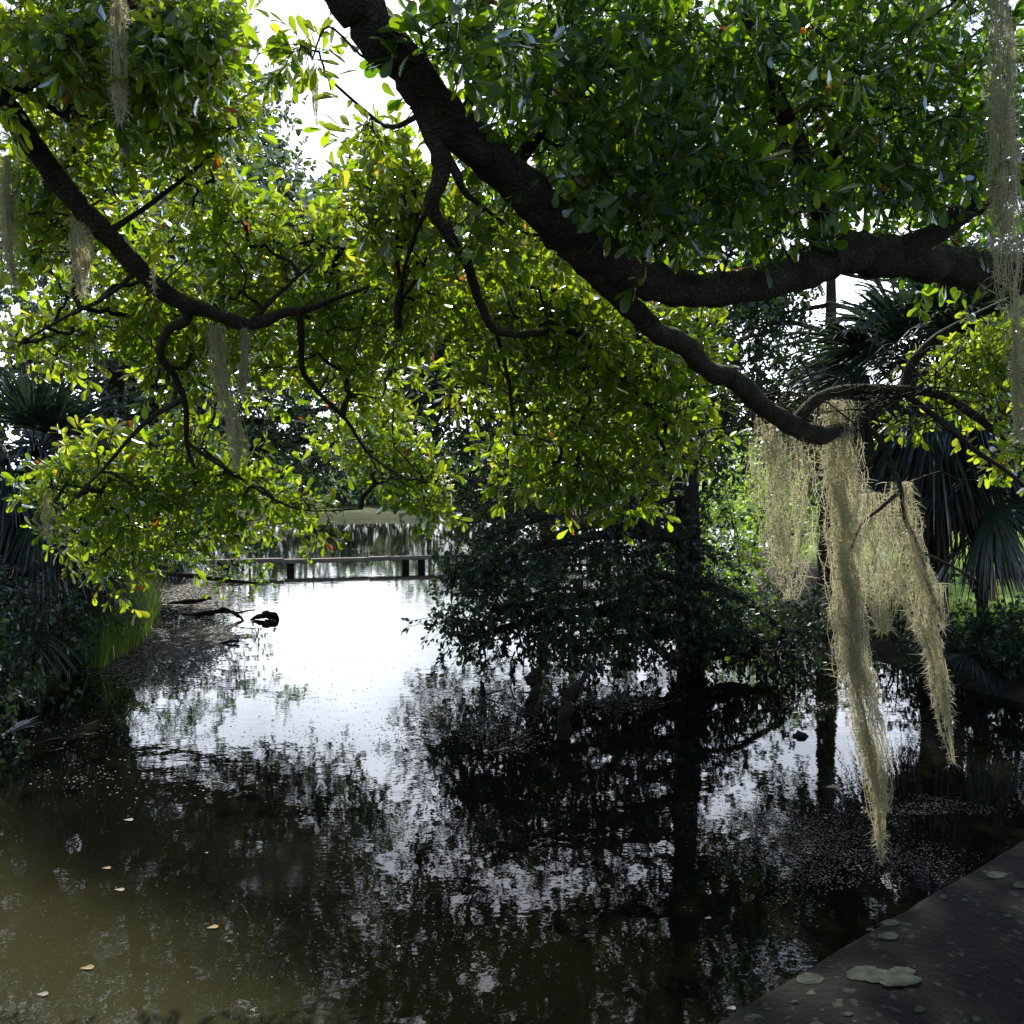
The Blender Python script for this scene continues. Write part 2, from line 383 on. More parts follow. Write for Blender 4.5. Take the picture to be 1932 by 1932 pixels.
def grow(nodes, targets, maxcount=2000):
    """join every target to the closest bit of wood already there; returns start points, parent index and child counts"""
    nodes = np.asarray(nodes, float); T = np.asarray(targets, float)
    k0 = len(nodes)
    d0 = np.array([np.min(np.sum((nodes - t) ** 2, 1)) for t in T])
    order = np.argsort(d0); T = T[order]
    allp = np.zeros((k0 + len(T), 3)); allp[:k0] = nodes
    par = np.zeros(len(T), int)
    depth = np.zeros(k0 + len(T)); cnt = np.ones(k0 + len(T))
    for i, t in enumerate(T):
        d = np.linalg.norm(allp[:k0 + i] - t, axis=1)
        j = int(np.argmin(d + .15 * depth[:k0 + i])); par[i] = j
        allp[k0 + i] = t; depth[k0 + i] = depth[j] + d[j]
    for i in range(len(T) - 1, -1, -1):
        cnt[par[i]] += cnt[k0 + i]
    return allp, par, cnt, T, k0

def foliage_wood(wood, fol, nodes, targets, leafsize, per, spray=.28, droop=.25, rt=.0022, kind='leaf', tint=(0, 1), rmax=.02, upn=.55, wide=1., toward=None):
    allp, par, cnt, T, k0 = grow(nodes, targets)
    A = allp[par]; B = T; c = cnt[k0:]
    rb = np.minimum(rt * c ** .45, rmax); ra = np.minimum(rt * (c + 1) ** .48 * 1.15, rmax * 1.1)
    segs(wood, A, B, ra, rb)
    n = len(T)
    D = norm(norm(B - A) * .8 + rng.normal(size=(n, 3)) * .5 + np.array([0, 0, -droop]))
    L = spray * (.6 + .8 * rng.random(n))
    # side shoots: two or three per target
    S = 3
    PB = np.repeat(B, S, 0); PD = norm(np.repeat(D, S, 0) + rng.normal(size=(n * S, 3)) * .75); PL = np.repeat(L, S) * (.5 + .7 * rng.random(n * S))
    PE = PB + PD * PL[:, None]
    segs(wood, PB, PE, np.full(n * S, rt), np.full(n * S, rt * .5), sides=3)
    m = per
    t = np.clip(np.tile(np.concatenate([np.linspace(.25, .8, m // 2), np.linspace(.86, 1.0, m - m // 2)]), n * S) + rng.normal(size=n * S * m) * .03, 0, 1.02)
    b = np.repeat(PB, m, 0); d = np.repeat(PD, m, 0); ll = np.repeat(PL, m)
    pos = b + d * (t * ll)[:, None] + rng.normal(size=(len(t), 3)) * leafsize * .06
    rad = rng.normal(size=(len(t), 3)); rad = norm(rad - d * np.sum(rad * d, 1, keepdims=True))
    ld = norm(d * (.25 + .6 * t[:, None]) + rad * .85 + np.array([0, 0, -.12]))
    nr = norm(rng.normal(size=(len(t), 3)) * (1 - upn) + np.array([0, 0, 1.]) * upn + np.array([0, -.15, 0]))
    sz = leafsize * (.42 + .88 * rng.random(len(t)))
    clump = np.repeat(rng.random(n) * .5, S * m)
    tn = tint[0] + (tint[1] - tint[0]) * np.clip(clump + rng.random(len(t)) * .5, 0, 1)
    odd = rng.random(len(t)) < .006; tn[odd] = .99
    leaves(fol, pos, ld, nr, sz, tn, kind, wide)

def limb(mb, px, sides=12, lump=.07, sub=5, world=False, flare=False):
    if world: P = np.array([p[:3] for p in px], float); R = np.array([p[3] for p in px])
    else:
        P = np.array([at(p[0], p[1], p[2]) for p in px]); R = np.array([p[3] / 2 / 1932 * p[2] for p in px])
    P, R = smooth_path(P, R, sub)
    n = len(P)
    if lump: P = P + rng.normal(size=P.shape) * (R * .06)[:, None]
    tube(mb, P, R, sides, lump)
    return P, R

def blob_pts(blobs, scale=1.):
    """blobs: (px, py, depth, rx px, ry px, rdepth m, count)"""
    out = []
    for (px, py, d, rx, ry, rd, n) in blobs:
        n = int(n * scale)
        u = rng.normal(size=(n, 3)); u = norm(u) * (rng.random((n, 1)) ** (1 / 2.4))
        for a in u:
            out.append(at(px + a[0] * rx, py + a[1] * ry, max(2.6, d + a[2] * rd)))
    return np.array(out)

def ell_pts(blobs):
    out = []
    for (x, y, z, rx, ry, rz, n) in blobs:
        u = norm(rng.normal(size=(n, 3))) * (rng.random((n, 1)) ** (1 / 2.6))
        out.append(u * np.array([rx, ry, rz]) + np.array([x, y, z]))
    return np.concatenate(out)

# ------------------------------------------------------------------ ground and pond
SHORE_L = [(-30, -14.0), (-4, -8.5), (2, -7.0), (6, -6.3), (9, -6.2), (11.5, -5.75), (14, -5.9), (16.2, -6.1), (20, -7.2), (24.5, -8.6), (29.5, -10.3), (33, -14), (40, -22), (52, -30), (62, -26), (68, -12)]
SHORE_R = [(-30, 9), (-4, 8), (4, 6.6), (8, 6.0), (11.7, 5.75), (15, 5.5), (17, 4.9), (20, 5.1), (24, 5.8), (28, 6.2), (33, 6.5), (42, 12), (54, 16), (63, 10), (68, -2)]
pond = np.array([(x, y) for y, x in SHORE_L] + [(x, y) for y, x in reversed(SHORE_R)])
def pond_dist(X, Y):
    """signed distance to the shoreline, negative over the water"""
    P = np.stack([X, Y], -1); best = np.full(X.shape, 1e9); ins = np.zeros(X.shape, bool)
    n = len(pond)
    for i in range(n):
        a, b = pond[i], pond[(i + 1) % n]
        ab = b - a; t = np.clip(((P - a) @ ab) / (ab @ ab), 0, 1)
        d = np.linalg.norm(P - (a + t[..., None] * ab), axis=-1); best = np.minimum(best, d)
        c = ((a[1] > Y) != (b[1] > Y)) & (X < (b[0] - a[0]) * (Y - a[1]) / (b[1] - a[1] + 1e-12) + a[0]); ins ^= c
    return np.where(ins, -best, best)
def ground_z(X, Y):
    X = np.asarray(X, float); Y = np.asarray(Y, float)
    d = pond_dist(X, Y) + .25 * np.sin(X * 1.7 + Y * 1.1) * .6 + .15 * np.sin(Y * 3.1 + X)
    z = np.where(d < 0, np.maximum(d * .45, -.9), .38 * (1 - np.exp(-np.maximum(d, 0) / .6)) + .03 * np.clip(d, 0, 30) ** .9)
    return z + .04 * np.sin(X * .9) * np.cos(Y * .8) * (d > 0)
def gz(x, y): return float(ground_z(np.array([x]), np.array([y]))[0])

def build_ground():
    xs = np.concatenate([-np.geomspace(600, 22, 26), np.arange(-21.5, 21.5, .3), np.geomspace(22, 600, 26)])
    ys = np.concatenate([-np.geomspace(200, 9, 14), np.arange(-8.5, 36, .3), np.arange(36.5, 80, 1.2), np.geomspace(82, 900, 24)])
    X, Y = np.meshgrid(xs, ys); Z = ground_z(X, Y)
    V = np.stack([X, Y, Z], -1).reshape(-1, 3)
    nx, ny = len(xs), len(ys)
    i = np.arange(ny - 1)[:, None] * nx; j = np.arange(nx - 1)[None]
    F = np.stack([i + j, i + j + 1, i + nx + j + 1, i + nx + j], -1).reshape(-1, 4)
    lawn = np.clip((X - 5.2) / 1.2, 0, 1) * np.clip((Y - 13.5) / 2.5, 0, 1) * np.clip((pond_dist(X, Y) - 1.6) / .8, 0, 1)
    lawn = np.maximum(lawn, np.clip((Y - 66) / 3, 0, 1) * .22)
    mb = MB(); mb.add(V, F, None, lawn.ravel())
    tag(mb.build('ground', M['ground']), kind='structure')
build_ground()
mb = MB()
wx = np.linspace(-60, 60, 30); wy = np.linspace(-40, 72, 30)
X, Y = np.meshgrid(wx, wy); V = np.stack([X, Y, X * 0], -1).reshape(-1, 3)
i = np.arange(29)[:, None] * 30; j = np.arange(29)[None]
mb.add(V, np.stack([i + j, i + j + 1, i + 31 + j, i + 30 + j], -1).reshape(-1, 4))
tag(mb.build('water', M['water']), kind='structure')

# ------------------------------------------------------------------ near oak on the left
def slant(q): return (q[0], q[1], 5.2 + (q[2] - 5.2) * .65 + (q[1] - 450) / 1000 * 2.1) + tuple(q[3:])
def left_oak():
    base = (-6.9, 6.3, gz(-6.9, 6.3))
    root = empty('oak_tree', base, 'oak reaching in from the left bank, long dark limb bending down through yellow green leaves', 'tree', 'oaks hanging over the near water')
    t = MB(); nodes = []
    a = at(-260, -80, 5.6)
    P, R = limb(t, [(base[0] - .1, base[1], base[2] - .3, .42), (base[0], base[1], base[2] + .5, .30), (-6.6, 6.1, 2.2, .24), (-6.0, 6.0, 4.2, .21), (-5.3, 5.8, 5.8, .17), (-4.6, 5.7, 6.6, .12), (-3.4, 5.6, 7.1, .07), (-2, 5.6, 7.2, .03)], 14, .08, world=True); nodes.append(P[10:])
    t.build('trunk', M['bark'], root)
    w = MB()
    P, R = limb(w, [slant(z) for z in [(-1000, -120, 5.95, 70), (-500, -40, 5.6, 60), (-200, 40, 5.25, 52), (0, 190, 5.0, 45), (60, 275, 5, 43), (130, 365, 5, 41), (200, 440, 5, 38), (262, 508, 5, 35), (330, 563, 5.05, 33), (400, 590, 5.1, 25), (470, 612, 5.15, 24), (535, 590, 5.2, 19), (580, 583, 5.3, 15), (640, 560, 5.6, 9), (700, 540, 6, 5)]], 14, .1); nodes.append(P)
    for q in ([(335, 560, 5.05, 24), (355, 598, 5.05, 20), (318, 622, 5.05, 18), (302, 668, 5.05, 15), (328, 708, 5.1, 14), (350, 765, 5.1, 11), (352, 835, 5.15, 9), (368, 885, 5.2, 6)],
              [(348, 752, 5.1, 12), (290, 785, 5.1, 10), (240, 832, 5.1, 8), (190, 890, 5.1, 6), (120, 960, 5.1, 3)],
              [(565, 580, 5.2, 15), (568, 640, 5.3, 13), (572, 700, 5.4, 11), (610, 750, 5.6, 9), (655, 795, 5.8, 7), (700, 860, 6, 5), (770, 905, 6.1, 3)],
              [(-60, 110, 5.1, 22), (0, 150, 5, 17), (55, 178, 5, 12), (100, 205, 5, 8)],
              [(470, 612, 5.15, 14), (520, 560, 5.3, 8), (600, 490, 5.8, 6), (680, 440, 6.4, 4)],
              [(-500, -40, 5.6, 40), (-150, -90, 5.4, 32), (100, -40, 5.4, 22), (300, 20, 5.6, 14), (430, 100, 5.7, 8)],
              [(200, 440, 5, 14), (290, 380, 5.3, 9), (390, 300, 5.6, 7), (450, 230, 5.7, 4)],
              [(262, 508, 5, 12), (200, 560, 5.2, 8), (120, 600, 5.5, 6), (50, 640, 5.7, 4)],
              [(352, 835, 5.15, 8), (450, 900, 5.6, 6), (560, 960, 6.1, 4), (680, 960, 6.5, 3)]):
        P, R = limb(w, [slant(z) for z in q], 9, .08); nodes.append(P)
    fol = MB()
    T = blob_pts([(lambda v: (v[0], v[1], v[2] + .22))(slant(z[:3])) + (z[3], z[4], z[5] * .7, z[6]) for z in [(180, 90, 5.3, 250, 150, .8, 250), (350, 220, 5.6, 110, 130, .7, 85), (110, 330, 5.4, 130, 130, .5, 75), (370, 60, 5.2, 50, 100, .6, 45),
                  (310, 60, 5.0, 100, 90, .6, 55), (400, 370, 5.9, 60, 70, .5, 26), (100, 430, 5.6, 90, 90, .5, 50),
                  (420, 490, 6, 230, 110, 1., 120), (600, 460, 6.6, 150, 70, 1., 70), (690, 520, 7.0, 110, 90, 1., 60), (560, 600, 6.2, 240, 90, .9, 100),
                  (240, 590, 5.9, 190, 80, .7, 70), (110, 640, 5.9, 90, 55, .5, 32), (670, 690, 6.5, 105, 110, .8, 60), (450, 690, 6.2, 130, 90, .7, 40), (330, 690, 5.6, 70, 80, .4, 22),
                  (690, 830, 6.9, 90, 90, .8, 45), (770, 900, 6.4, 90, 60, .5, 40), (270, 880, 5.4, 170, 80, .5, 75), (150, 920, 5.3, 100, 60, .4, 42), (190, 1000, 5.3, 100, 70, .4, 42),
                  (500, 950, 6, 130, 55, .6, 42), (400, 890, 5.6, 120, 80, .5, 38), (310, 990, 5.6, 100, 50, .5, 30), (600, 1000, 6.0, 30, 30, .3, 6), (215, 1085, 5.2, 35, 25, .15, 5), (700, 780, 7.5, 60, 60, .8, 15), (820, 950, 6.2, 30, 35, .3, 7)]], 1.12)
    foliage_wood(w, fol, np.concatenate(nodes), T[rng.random(len(T)) < .85], .084, 7, spray=.18)
    w.build('limbs', M['bark'], root)
    fol.build('foliage', M['leaf_near'], root)
left_oak()

# ------------------------------------------------------------------ near oak on the right
def right_oak():
    bx, by = 6.9, 9.0
    base = (bx, by, gz(bx, by))
    root = empty('oak_tree', base, 'great oak on the right bank, its thick forked limb arching above the hanging moss', 'tree', 'oaks hanging over the near water')
    t = MB(); nodes = []
    p1 = at(2060, 555, 6.6)
    P, R = limb(t, [(bx + .05, by, base[2] - .3, .62), (bx, by, base[2] + .4, .40), (bx - .3, by - .2, 2.2, .33), (5.7, 8.2, 3.4, .29), (4.5, 7.2, 3.85, .24), (p1[0], p1[1], p1[2], .215)], 16, .08, world=True)
    P, R = limb(t, [(6.5, 8.7, 2.4, .26), (6.2, 8.3, 4.5, .22), (5.4, 7.4, 6.6, .16), (3.8, 6.4, 7.6, .10), (1.8, 5.6, 8.0, .05), (.2, 5.2, 8.0, .02)], 12, .08, world=True); nodes.append(P)
    t.build('trunk', M['bark'], root)
    w = MB()
    P, R = limb(w, [(2120, 575, 6.8, 110), (2060, 555, 6.6, 104), (1950, 525, 6.2, 84), (1850, 510, 5.9, 74), (1740, 494, 5.6, 72), (1640, 478, 5.35, 80), (1580, 486, 5.2, 66), (1530, 508, 5.15, 70), (1430, 536, 5, 62), (1340, 547, 4.9, 62), (1260, 540, 4.8, 68), (1190, 518, 4.7, 70), (1120, 478, 4.6, 82), (1050, 420, 4.5, 84), (960, 330, 4.3, 76), (870, 250, 4.1, 82), (795, 165, 3.95, 76), (715, 60, 3.8, 86), (640, -30, 3.7, 92), (540, -140, 3.6, 86), (380, -260, 3.5, 80), (180, -380, 3.4, 50)], 20, .10, 6); nodes.append(P)
    for q in ([(1060, 430, 4.55, 76), (1125, 512, 4.65, 56), (1198, 586, 4.9, 44), (1240, 628, 5.0, 40), (1290, 648, 5.2, 42), (1335, 698, 5.35, 37), (1385, 716, 5.5, 40), (1455, 778, 5.8, 36), (1530, 818, 6, 40), (1580, 812, 6.1, 28), (1640, 782, 6.2, 24), (1695, 745, 6.3, 21), (1722, 685, 6.35, 18), (1770, 635, 6.4, 17), (1860, 588, 6.5, 15), (1960, 540, 6.6, 12)],
              [(1500, 800, 5.95, 30), (1535, 758, 6.0, 22), (1600, 735, 6.1, 20), (1690, 735, 6.2, 18), (1780, 748, 6.3, 15), (1840, 785, 6.4, 17), (1900, 825, 6.45, 15), (1990, 850, 6.5, 10)],
              [(1700, 738, 6.2, 12), (1770, 790, 6.2, 12), (1840, 850, 6.2, 10), (1900, 890, 6.3, 8), (1980, 960, 6.3, 5)],
              [(1620, 795, 6.2, 14), (1660, 830, 6.2, 12), (1690, 900, 6.2, 11), (1700, 925, 6.2, 10), (1705, 970, 6.2, 9), (1735, 1040, 6.2, 8), (1750, 1100, 6.2, 6), (1775, 1160, 6.2, 4)],
              [(1700, 925, 6.2, 8), (1660, 960, 6.15, 7), (1625, 990, 6.1, 5), (1600, 1050, 6.1, 3)],
              [(1735, 1040, 6.2, 6), (1790, 1065, 6.2, 5), (1850, 1100, 6.2, 3)],
              [(1545, 490, 5.15, 50), (1550, 420, 5.15, 40), (1530, 340, 5.1, 34), (1490, 240, 5.1, 36), (1440, 120, 5, 28), (1400, -20, 5, 20), (1370, -150, 5, 12)],
              [(1690, 480, 5.4, 50), (1760, 442, 5.4, 42), (1830, 396, 5.4, 36), (1890, 365, 5.4, 32), (2010, 320, 5.4, 24), (2100, 250, 6.1, 14)],
              [(1530, 340, 5.1, 26), (1600, 250, 5.3, 20), (1680, 130, 5.4, 14), (1740, -30, 5.5, 9)],
              [(790, 190, 4.0, 42), (822, 262, 4.05, 40), (832, 330, 4.1, 34), (815, 390, 4.15, 28), (850, 450, 4.3, 23), (885, 505, 4.5, 19), (905, 570, 4.7, 17), (935, 622, 4.9, 16), (1000, 630, 5.2, 15), (1060, 622, 5.5, 14), (1108, 640, 5.7, 12), (1135, 680, 5.9, 10), (1115, 750, 6.1, 7), (1080, 830, 6.3, 5)],
              [(815, 390, 4.15, 14), (790, 425, 4.3, 10), (760, 520, 4.8, 7), (750, 620, 5.4, 5)],
              [(830, 270, 4.05, 20), (862, 330, 4.1, 18), (880, 365, 4.2, 12), (950, 420, 4.4, 6)],
              [(1135, 680, 5.9, 8), (1200, 740, 6.2, 7), (1260, 800, 6.5, 4)],
              [(935, 622, 4.9, 9), (960, 720, 5.5, 7), (970, 820, 6, 5)],
              [(960, 330, 4.3, 30), (1040, 220, 4.5, 24), (1130, 130, 4.7, 18), (1200, 20, 4.8, 12)],
              [(870, 245, 4.1, 24), (900, 150, 4.0, 16), (960, 60, 4, 10)],
              [(800, 210, 4.0, 13), (740, 240, 4.1, 9), (690, 210, 4.2, 6), (600, 130, 4.3, 4)],
              [(700, 55, 3.8, 8), (690, 110, 3.8, 5), (620, 50, 3.8, 4), (590, 110, 3.9, 3)]):
        P, R = limb(w, q, 10, .08); nodes.append(P)
    # bare twigs standing up round the fork where the moss hangs
    tw = []
    for k in range(80):
        a = at(1440 + rng.random() * 340, 735 + rng.random() * 75, 6.05 + rng.random() * .2)
        b = a + np.array([rng.normal() * .26, rng.normal() * .12, rng.normal() * .12 + .07])
        tw.append((a, b)); c = b + np.array([rng.normal() * .12, 0, rng.normal() * .1]); tw.append((b, c))
    tw.append((at(1740, 900, 6.2), at(1850, 905, 6.2)))
    segs(w, np.array([a for a, b in tw]), np.array([b for a, b in tw]), np.full(len(tw), .0065), np.full(len(tw), .003))
    fol = MB()
    lo = blob_pts([(560, 95, 4.1, 50, 25, .2, 7), (690, 250, 4.4, 30, 30, .3, 6), (760, 350, 4.9, 60, 45, .5, 24), (740, 410, 5.2, 100, 90, .7, 55), (770, 570, 5.9, 90, 90, .7, 50), (790, 490, 5.4, 80, 70, .5, 25),
                   (870, 680, 6.2, 30, 80, .6, 10), (990, 560, 5.9, 130, 80, .8, 75), (960, 710, 6.3, 90, 90, .7, 50), (1110, 600, 6.1, 130, 80, .8, 80), (1110, 700, 6.3, 110, 80, .7, 60),
                   (1230, 690, 6.5, 110, 90, .7, 70), (1260, 800, 6.6, 90, 70, .6, 48), (1080, 820, 6.6, 130, 80, .7, 70), (1010, 880, 6.6, 90, 40, .4, 24), (1180, 900, 6.6, 90, 50, .5, 30), (1110, 920, 6.6, 70, 30, .4, 12),
                   (1300, 865, 6.0, 16, 14, .1, 2), (1280, 590, 6.4, 90, 60, .5, 30), (960, 440, 5.2, 90, 60, .5, 30), (880, 430, 4.5, 50, 70, .3, 20), (960, 620, 5.6, 70, 50, .5, 20),
                   (1890, 640, 6.4, 70, 60, .4, 34), (1800, 690, 6.4, 70, 40, .3, 18), (1850, 740, 6.5, 80, 60, .3, 20), (1740, 800, 6.2, 40, 25, .2, 5), (1910, 850, 6.5, 50, 60, .4, 10), (1740, 545, 5.4, 14, 8, .1, 1)], 1.12)
    foliage_wood(w, fol, np.concatenate(nodes), lo[rng.random(len(lo)) < .97], .084, 7, spray=.18)
    hi = blob_pts([(870, 70, 4.0, 100, 80, .5, 42), (1010, 130, 4.4, 110, 90, .6, 65), (960, 250, 4.6, 90, 70, .5, 30), (1080, 300, 4.7, 120, 100, .7, 90), (1050, 20, 4.7, 90, 60, .5, 30),
                   (1220, 120, 4.9, 180, 150, .9, 190), (1250, 330, 5.0, 180, 120, .9, 170), (1480, 130, 5.2, 180, 160, 1., 200), (1480, 330, 5.2, 180, 90, .8, 110),
                   (1740, 110, 5.5, 190, 170, 1., 200), (1740, 300, 5.5, 190, 110, .8, 130), (1900, 250, 6.0, 110, 200, .8, 100), (1230, 430, 4.7, 110, 60, .4, 42), (1440, 440, 4.9, 70, 50, .4, 14), (1800, 460, 5.8, 80, 40, .3, 14),
                   (1300, -180, 4.9, 330, 140, 1.2, 170), (1750, -180, 5.4, 260, 150, 1.2, 170), (1500, -420, 5.5, 400, 160, 1.2, 120), (900, -250, 4.6, 160, 120, 1., 30)], 1.0)
    foliage_wood(w, fol, np.concatenate(nodes), hi[rng.random(len(hi)) < .6], .092, 7, spray=.22, tint=(-.35, .62))  # shade of the upper right canopy put into darker leaf tints
    w.build('limbs', M['bark'], root)
    fol.build('foliage', M['leaf_near'], root)
right_oak()

# ------------------------------------------------------------------ spanish moss
def moss(path, widths, label, strands=40, tend=.05, depthw=.6, dens=1., twig=.0030):
    strands = int(strands * 2.0)
    """path: px points down the clump (px, py, d); widths in px at each point"""
    if path[0][0] < 700: path = [(p[0], p[1], slant(path[0])[2]) for p in path]
    P = np.array([at(*p) for p in path]); W = np.array([w / 2 / 1932 * p[2] for w, p in zip(widths, path)])
    P, W = smooth_path(P, W, 6)
    cl = np.concatenate([[0], np.cumsum(np.linalg.norm(np.diff(P, axis=0), axis=1))]); L = cl[-1]
    mb = MB(); A = []; Dr = []
    step = .021 / dens
    gr = [(rng.random() * 6.28, math.sqrt(rng.random()) * .9, .35 + .75 * rng.random()) for _ in range(max(4, strands // 6))]
    for s in range(strands):
        g_ = gr[s % len(gr)]
        t0 = L * (rng.random() ** 1.6) * .75 if s > strands * .3 else 0
        ln = (L - t0) * min(1, g_[2] * (.6 + .6 * rng.random())) if s > 3 else L
        n = max(int(ln / step), 4)
        q = t0 + np.linspace(0, ln, n)
        c = np.stack([np.interp(q, cl, P[:, k]) for k in range(3)], -1); ww = np.interp(q, cl, W)
        an = g_[0] + rng.normal() * .4; rr = np.clip(g_[1] + rng.normal() * .2, 0, 1.1)
        ph = rng.random(4) * 6
        ox = rr * math.cos(an) + .14 * np.sin(q * 3.3 + g_[0] * 3) + .12 * np.sin(q * 9 + ph[0]) + .07 * np.sin(q * 26 + ph[1])
        oy = rr * math.sin(an) * depthw + .16 * np.sin(q * 4 + ph[2]) + .06 * np.sin(q * 19 + ph[3])
        c = c + np.stack([ox * ww, oy * ww, rng.normal(size=n) * .002], -1)
        w = twig
        # main strand: crossed ribbons
        for dx, dy in ((w, 0), (0, w)):
            V = np.stack([c + np.array([dx / 2, dy / 2, 0]), c - np.array([dx / 2, dy / 2, 0])], 1).reshape(-1, 3)
            k = np.arange(n - 1) * 2
            mb.add(V, np.stack([k, k + 1, k + 3, k + 2], -1), None, .2 + .7 * rng.random())
        A.append(c); 
    A = np.concatenate(A); A = np.repeat(A, 2, 0); n = len(A)
    a = rng.random(n) * 6.28
    up = rng.random(n) * 1.5 - 1.0
    d = norm(np.stack([np.cos(a), np.sin(a), up], -1))
    ln = tend * (.35 + 1.0 * rng.random(n) ** 1.4) * (.75 + .45 * np.sin(A[:, 2] * 17 + A[:, 0] * 40))
    side = norm(np.cross(d, rng.normal(size=(n, 3)))); cu = norm(rng.normal(size=(n, 3)) + np.array([0, 0, -.7]))
    rows = []
    for k, (tt, wd) in enumerate(((0, 1.), (.35, .9), (.7, .7), (1., .35))):
        c = A + d * (ln * tt)[:, None] + cu * (ln * tt * tt * .55)[:, None]
        rows += [c + side * twig * .5 * wd, c - side * twig * .5 * wd]
    V = np.stack(rows, 1)
    f = np.array([[0, 1, 3, 2], [2, 3, 5, 4], [4, 5, 7, 6]])
    mb.add(V, (np.arange(n)[:, None, None] * 8 + f[None]).reshape(-1, 4), None, np.repeat(rng.random(n), 8))
    org = P[0]
    o = mb.build('spanish_moss', M['moss'], None, True, origin=org)
    tag(o, label, 'moss', 'spanish moss hanging from the oak limbs')
    return o

moss([(1465, 780, 6.0), (1468, 900, 6.0), (1478, 1000, 6.0), (1482, 1080, 6.0), (1490, 1130, 6.0)], [75, 105, 95, 75, 25],
     'thin greenish veil of spanish moss, left of the long pale rope under the fork', 44, .055)
moss([(1575, 755, 6.1), (1575, 850, 6.1), (1585, 960, 6.1), (1590, 1060, 6.1), (1600, 1180, 6.1), (1620, 1300, 6.1), (1640, 1400, 6.1), (1655, 1490, 6.1), (1658, 1560, 6.1), (1662, 1625, 6.1)],
     [80, 100, 100, 80, 75, 72, 66, 62, 30, 7], 'longest pale rope of spanish moss, sunlit and reaching down almost to the water', 74, .045)
moss([(1640, 930, 6.3), (1645, 1020, 6.3), (1655, 1100, 6.3), (1662, 1150, 6.3), (1664, 1190, 6.3)], [55, 95, 80, 50, 20],
     'short greyish spanish moss clump just right of the longest rope, ending halfway down', 38, .05)
moss([(1700, 910, 6.2), (1705, 980, 6.2), (1718, 1050, 6.2), (1735, 1110, 6.2), (1745, 1180, 6.2), (1762, 1230, 6.2), (1772, 1300, 6.2), (1785, 1380, 6.2), (1798, 1440, 6.2)],
     [45, 70, 75, 90, 45, 36, 36, 30, 12], 'narrow spanish moss trailing from a thin twig in front of the big palm', 40, .05)
moss([(222, -10, 4.9), (222, 80, 4.9), (225, 150, 4.9), (228, 205, 4.9), (226, 230, 4.9)], [34, 34, 32, 26, 10],
     'grey brown spanish moss tuft high in the leaves near the top left edge', 26, .03)
moss([(150, 405, 5.0), (155, 450, 5.0), (160, 510, 5.0), (160, 555, 5.0)], [30, 46, 40, 12],
     'shaggy spanish moss tuft hanging just left of the dark left limb', 30, .035)
moss([(291, 500, 4.9), (292, 525, 4.9), (291, 552, 4.9)], [8, 12, 5], 'tiny wisp of spanish moss clinging to the middle of the left limb', 8, .02)
moss([(405, 615, 5.0), (408, 680, 5.0), (420, 740, 5.0), (435, 800, 5.0), (440, 850, 5.0), (440, 885, 5.0)], [30, 42, 42, 52, 56, 16],
     'long brownish spanish moss clump under the bend of the left limb', 40, .035)
moss([(465, 620, 5.05), (466, 665, 5.05), (462, 720, 5.05), (458, 745, 5.05)], [14, 24, 20, 8],
     'small wispy spanish moss strand right of the long brownish clump', 16, .035)
moss([(15, 300, 5.3), (14, 400, 5.3), (20, 480, 5.3), (28, 535, 5.3)], [34, 44, 34, 8],
     'faint spanish moss hanging beside the left edge below the dark limb', 30, .035)
moss([(1886, -20, 4.6), (1890, 120, 4.6), (1892, 280, 4.6), (1898, 400, 4.6), (1902, 520, 4.6), (1905, 600, 4.6)], [40, 46, 50, 64, 66, 30],
     'tall column of shaded grey spanish moss along the top right edge', 30, .04)
moss([(1925, 560, 4.7), (1928, 660, 4.7), (1925, 760, 4.7), (1925, 830, 4.7)], [34, 40, 34, 10],
     'lower grey spanish moss strand at the right edge beside the bright leaves', 26, .04)
moss([(90, 930, 5.2), (88, 980, 5.2), (92, 1025, 5.2)], [16, 24, 8], 'small spanish moss tuft below the leaf cluster at the lower left', 12, .035)
moss([(1775, 1100, 6.2), (1778, 1150, 6.2), (1780, 1185, 6.2)], [34, 40, 14], 'loose open spanish moss sprigs at the outer twig tip on the right', 9, .05)
moss([(597, 140, 5.6), (594, 190, 5.6), (598, 235, 5.6)], [10, 14, 5], 'tiny spanish moss wisp against the bright sky gap', 7, .03)

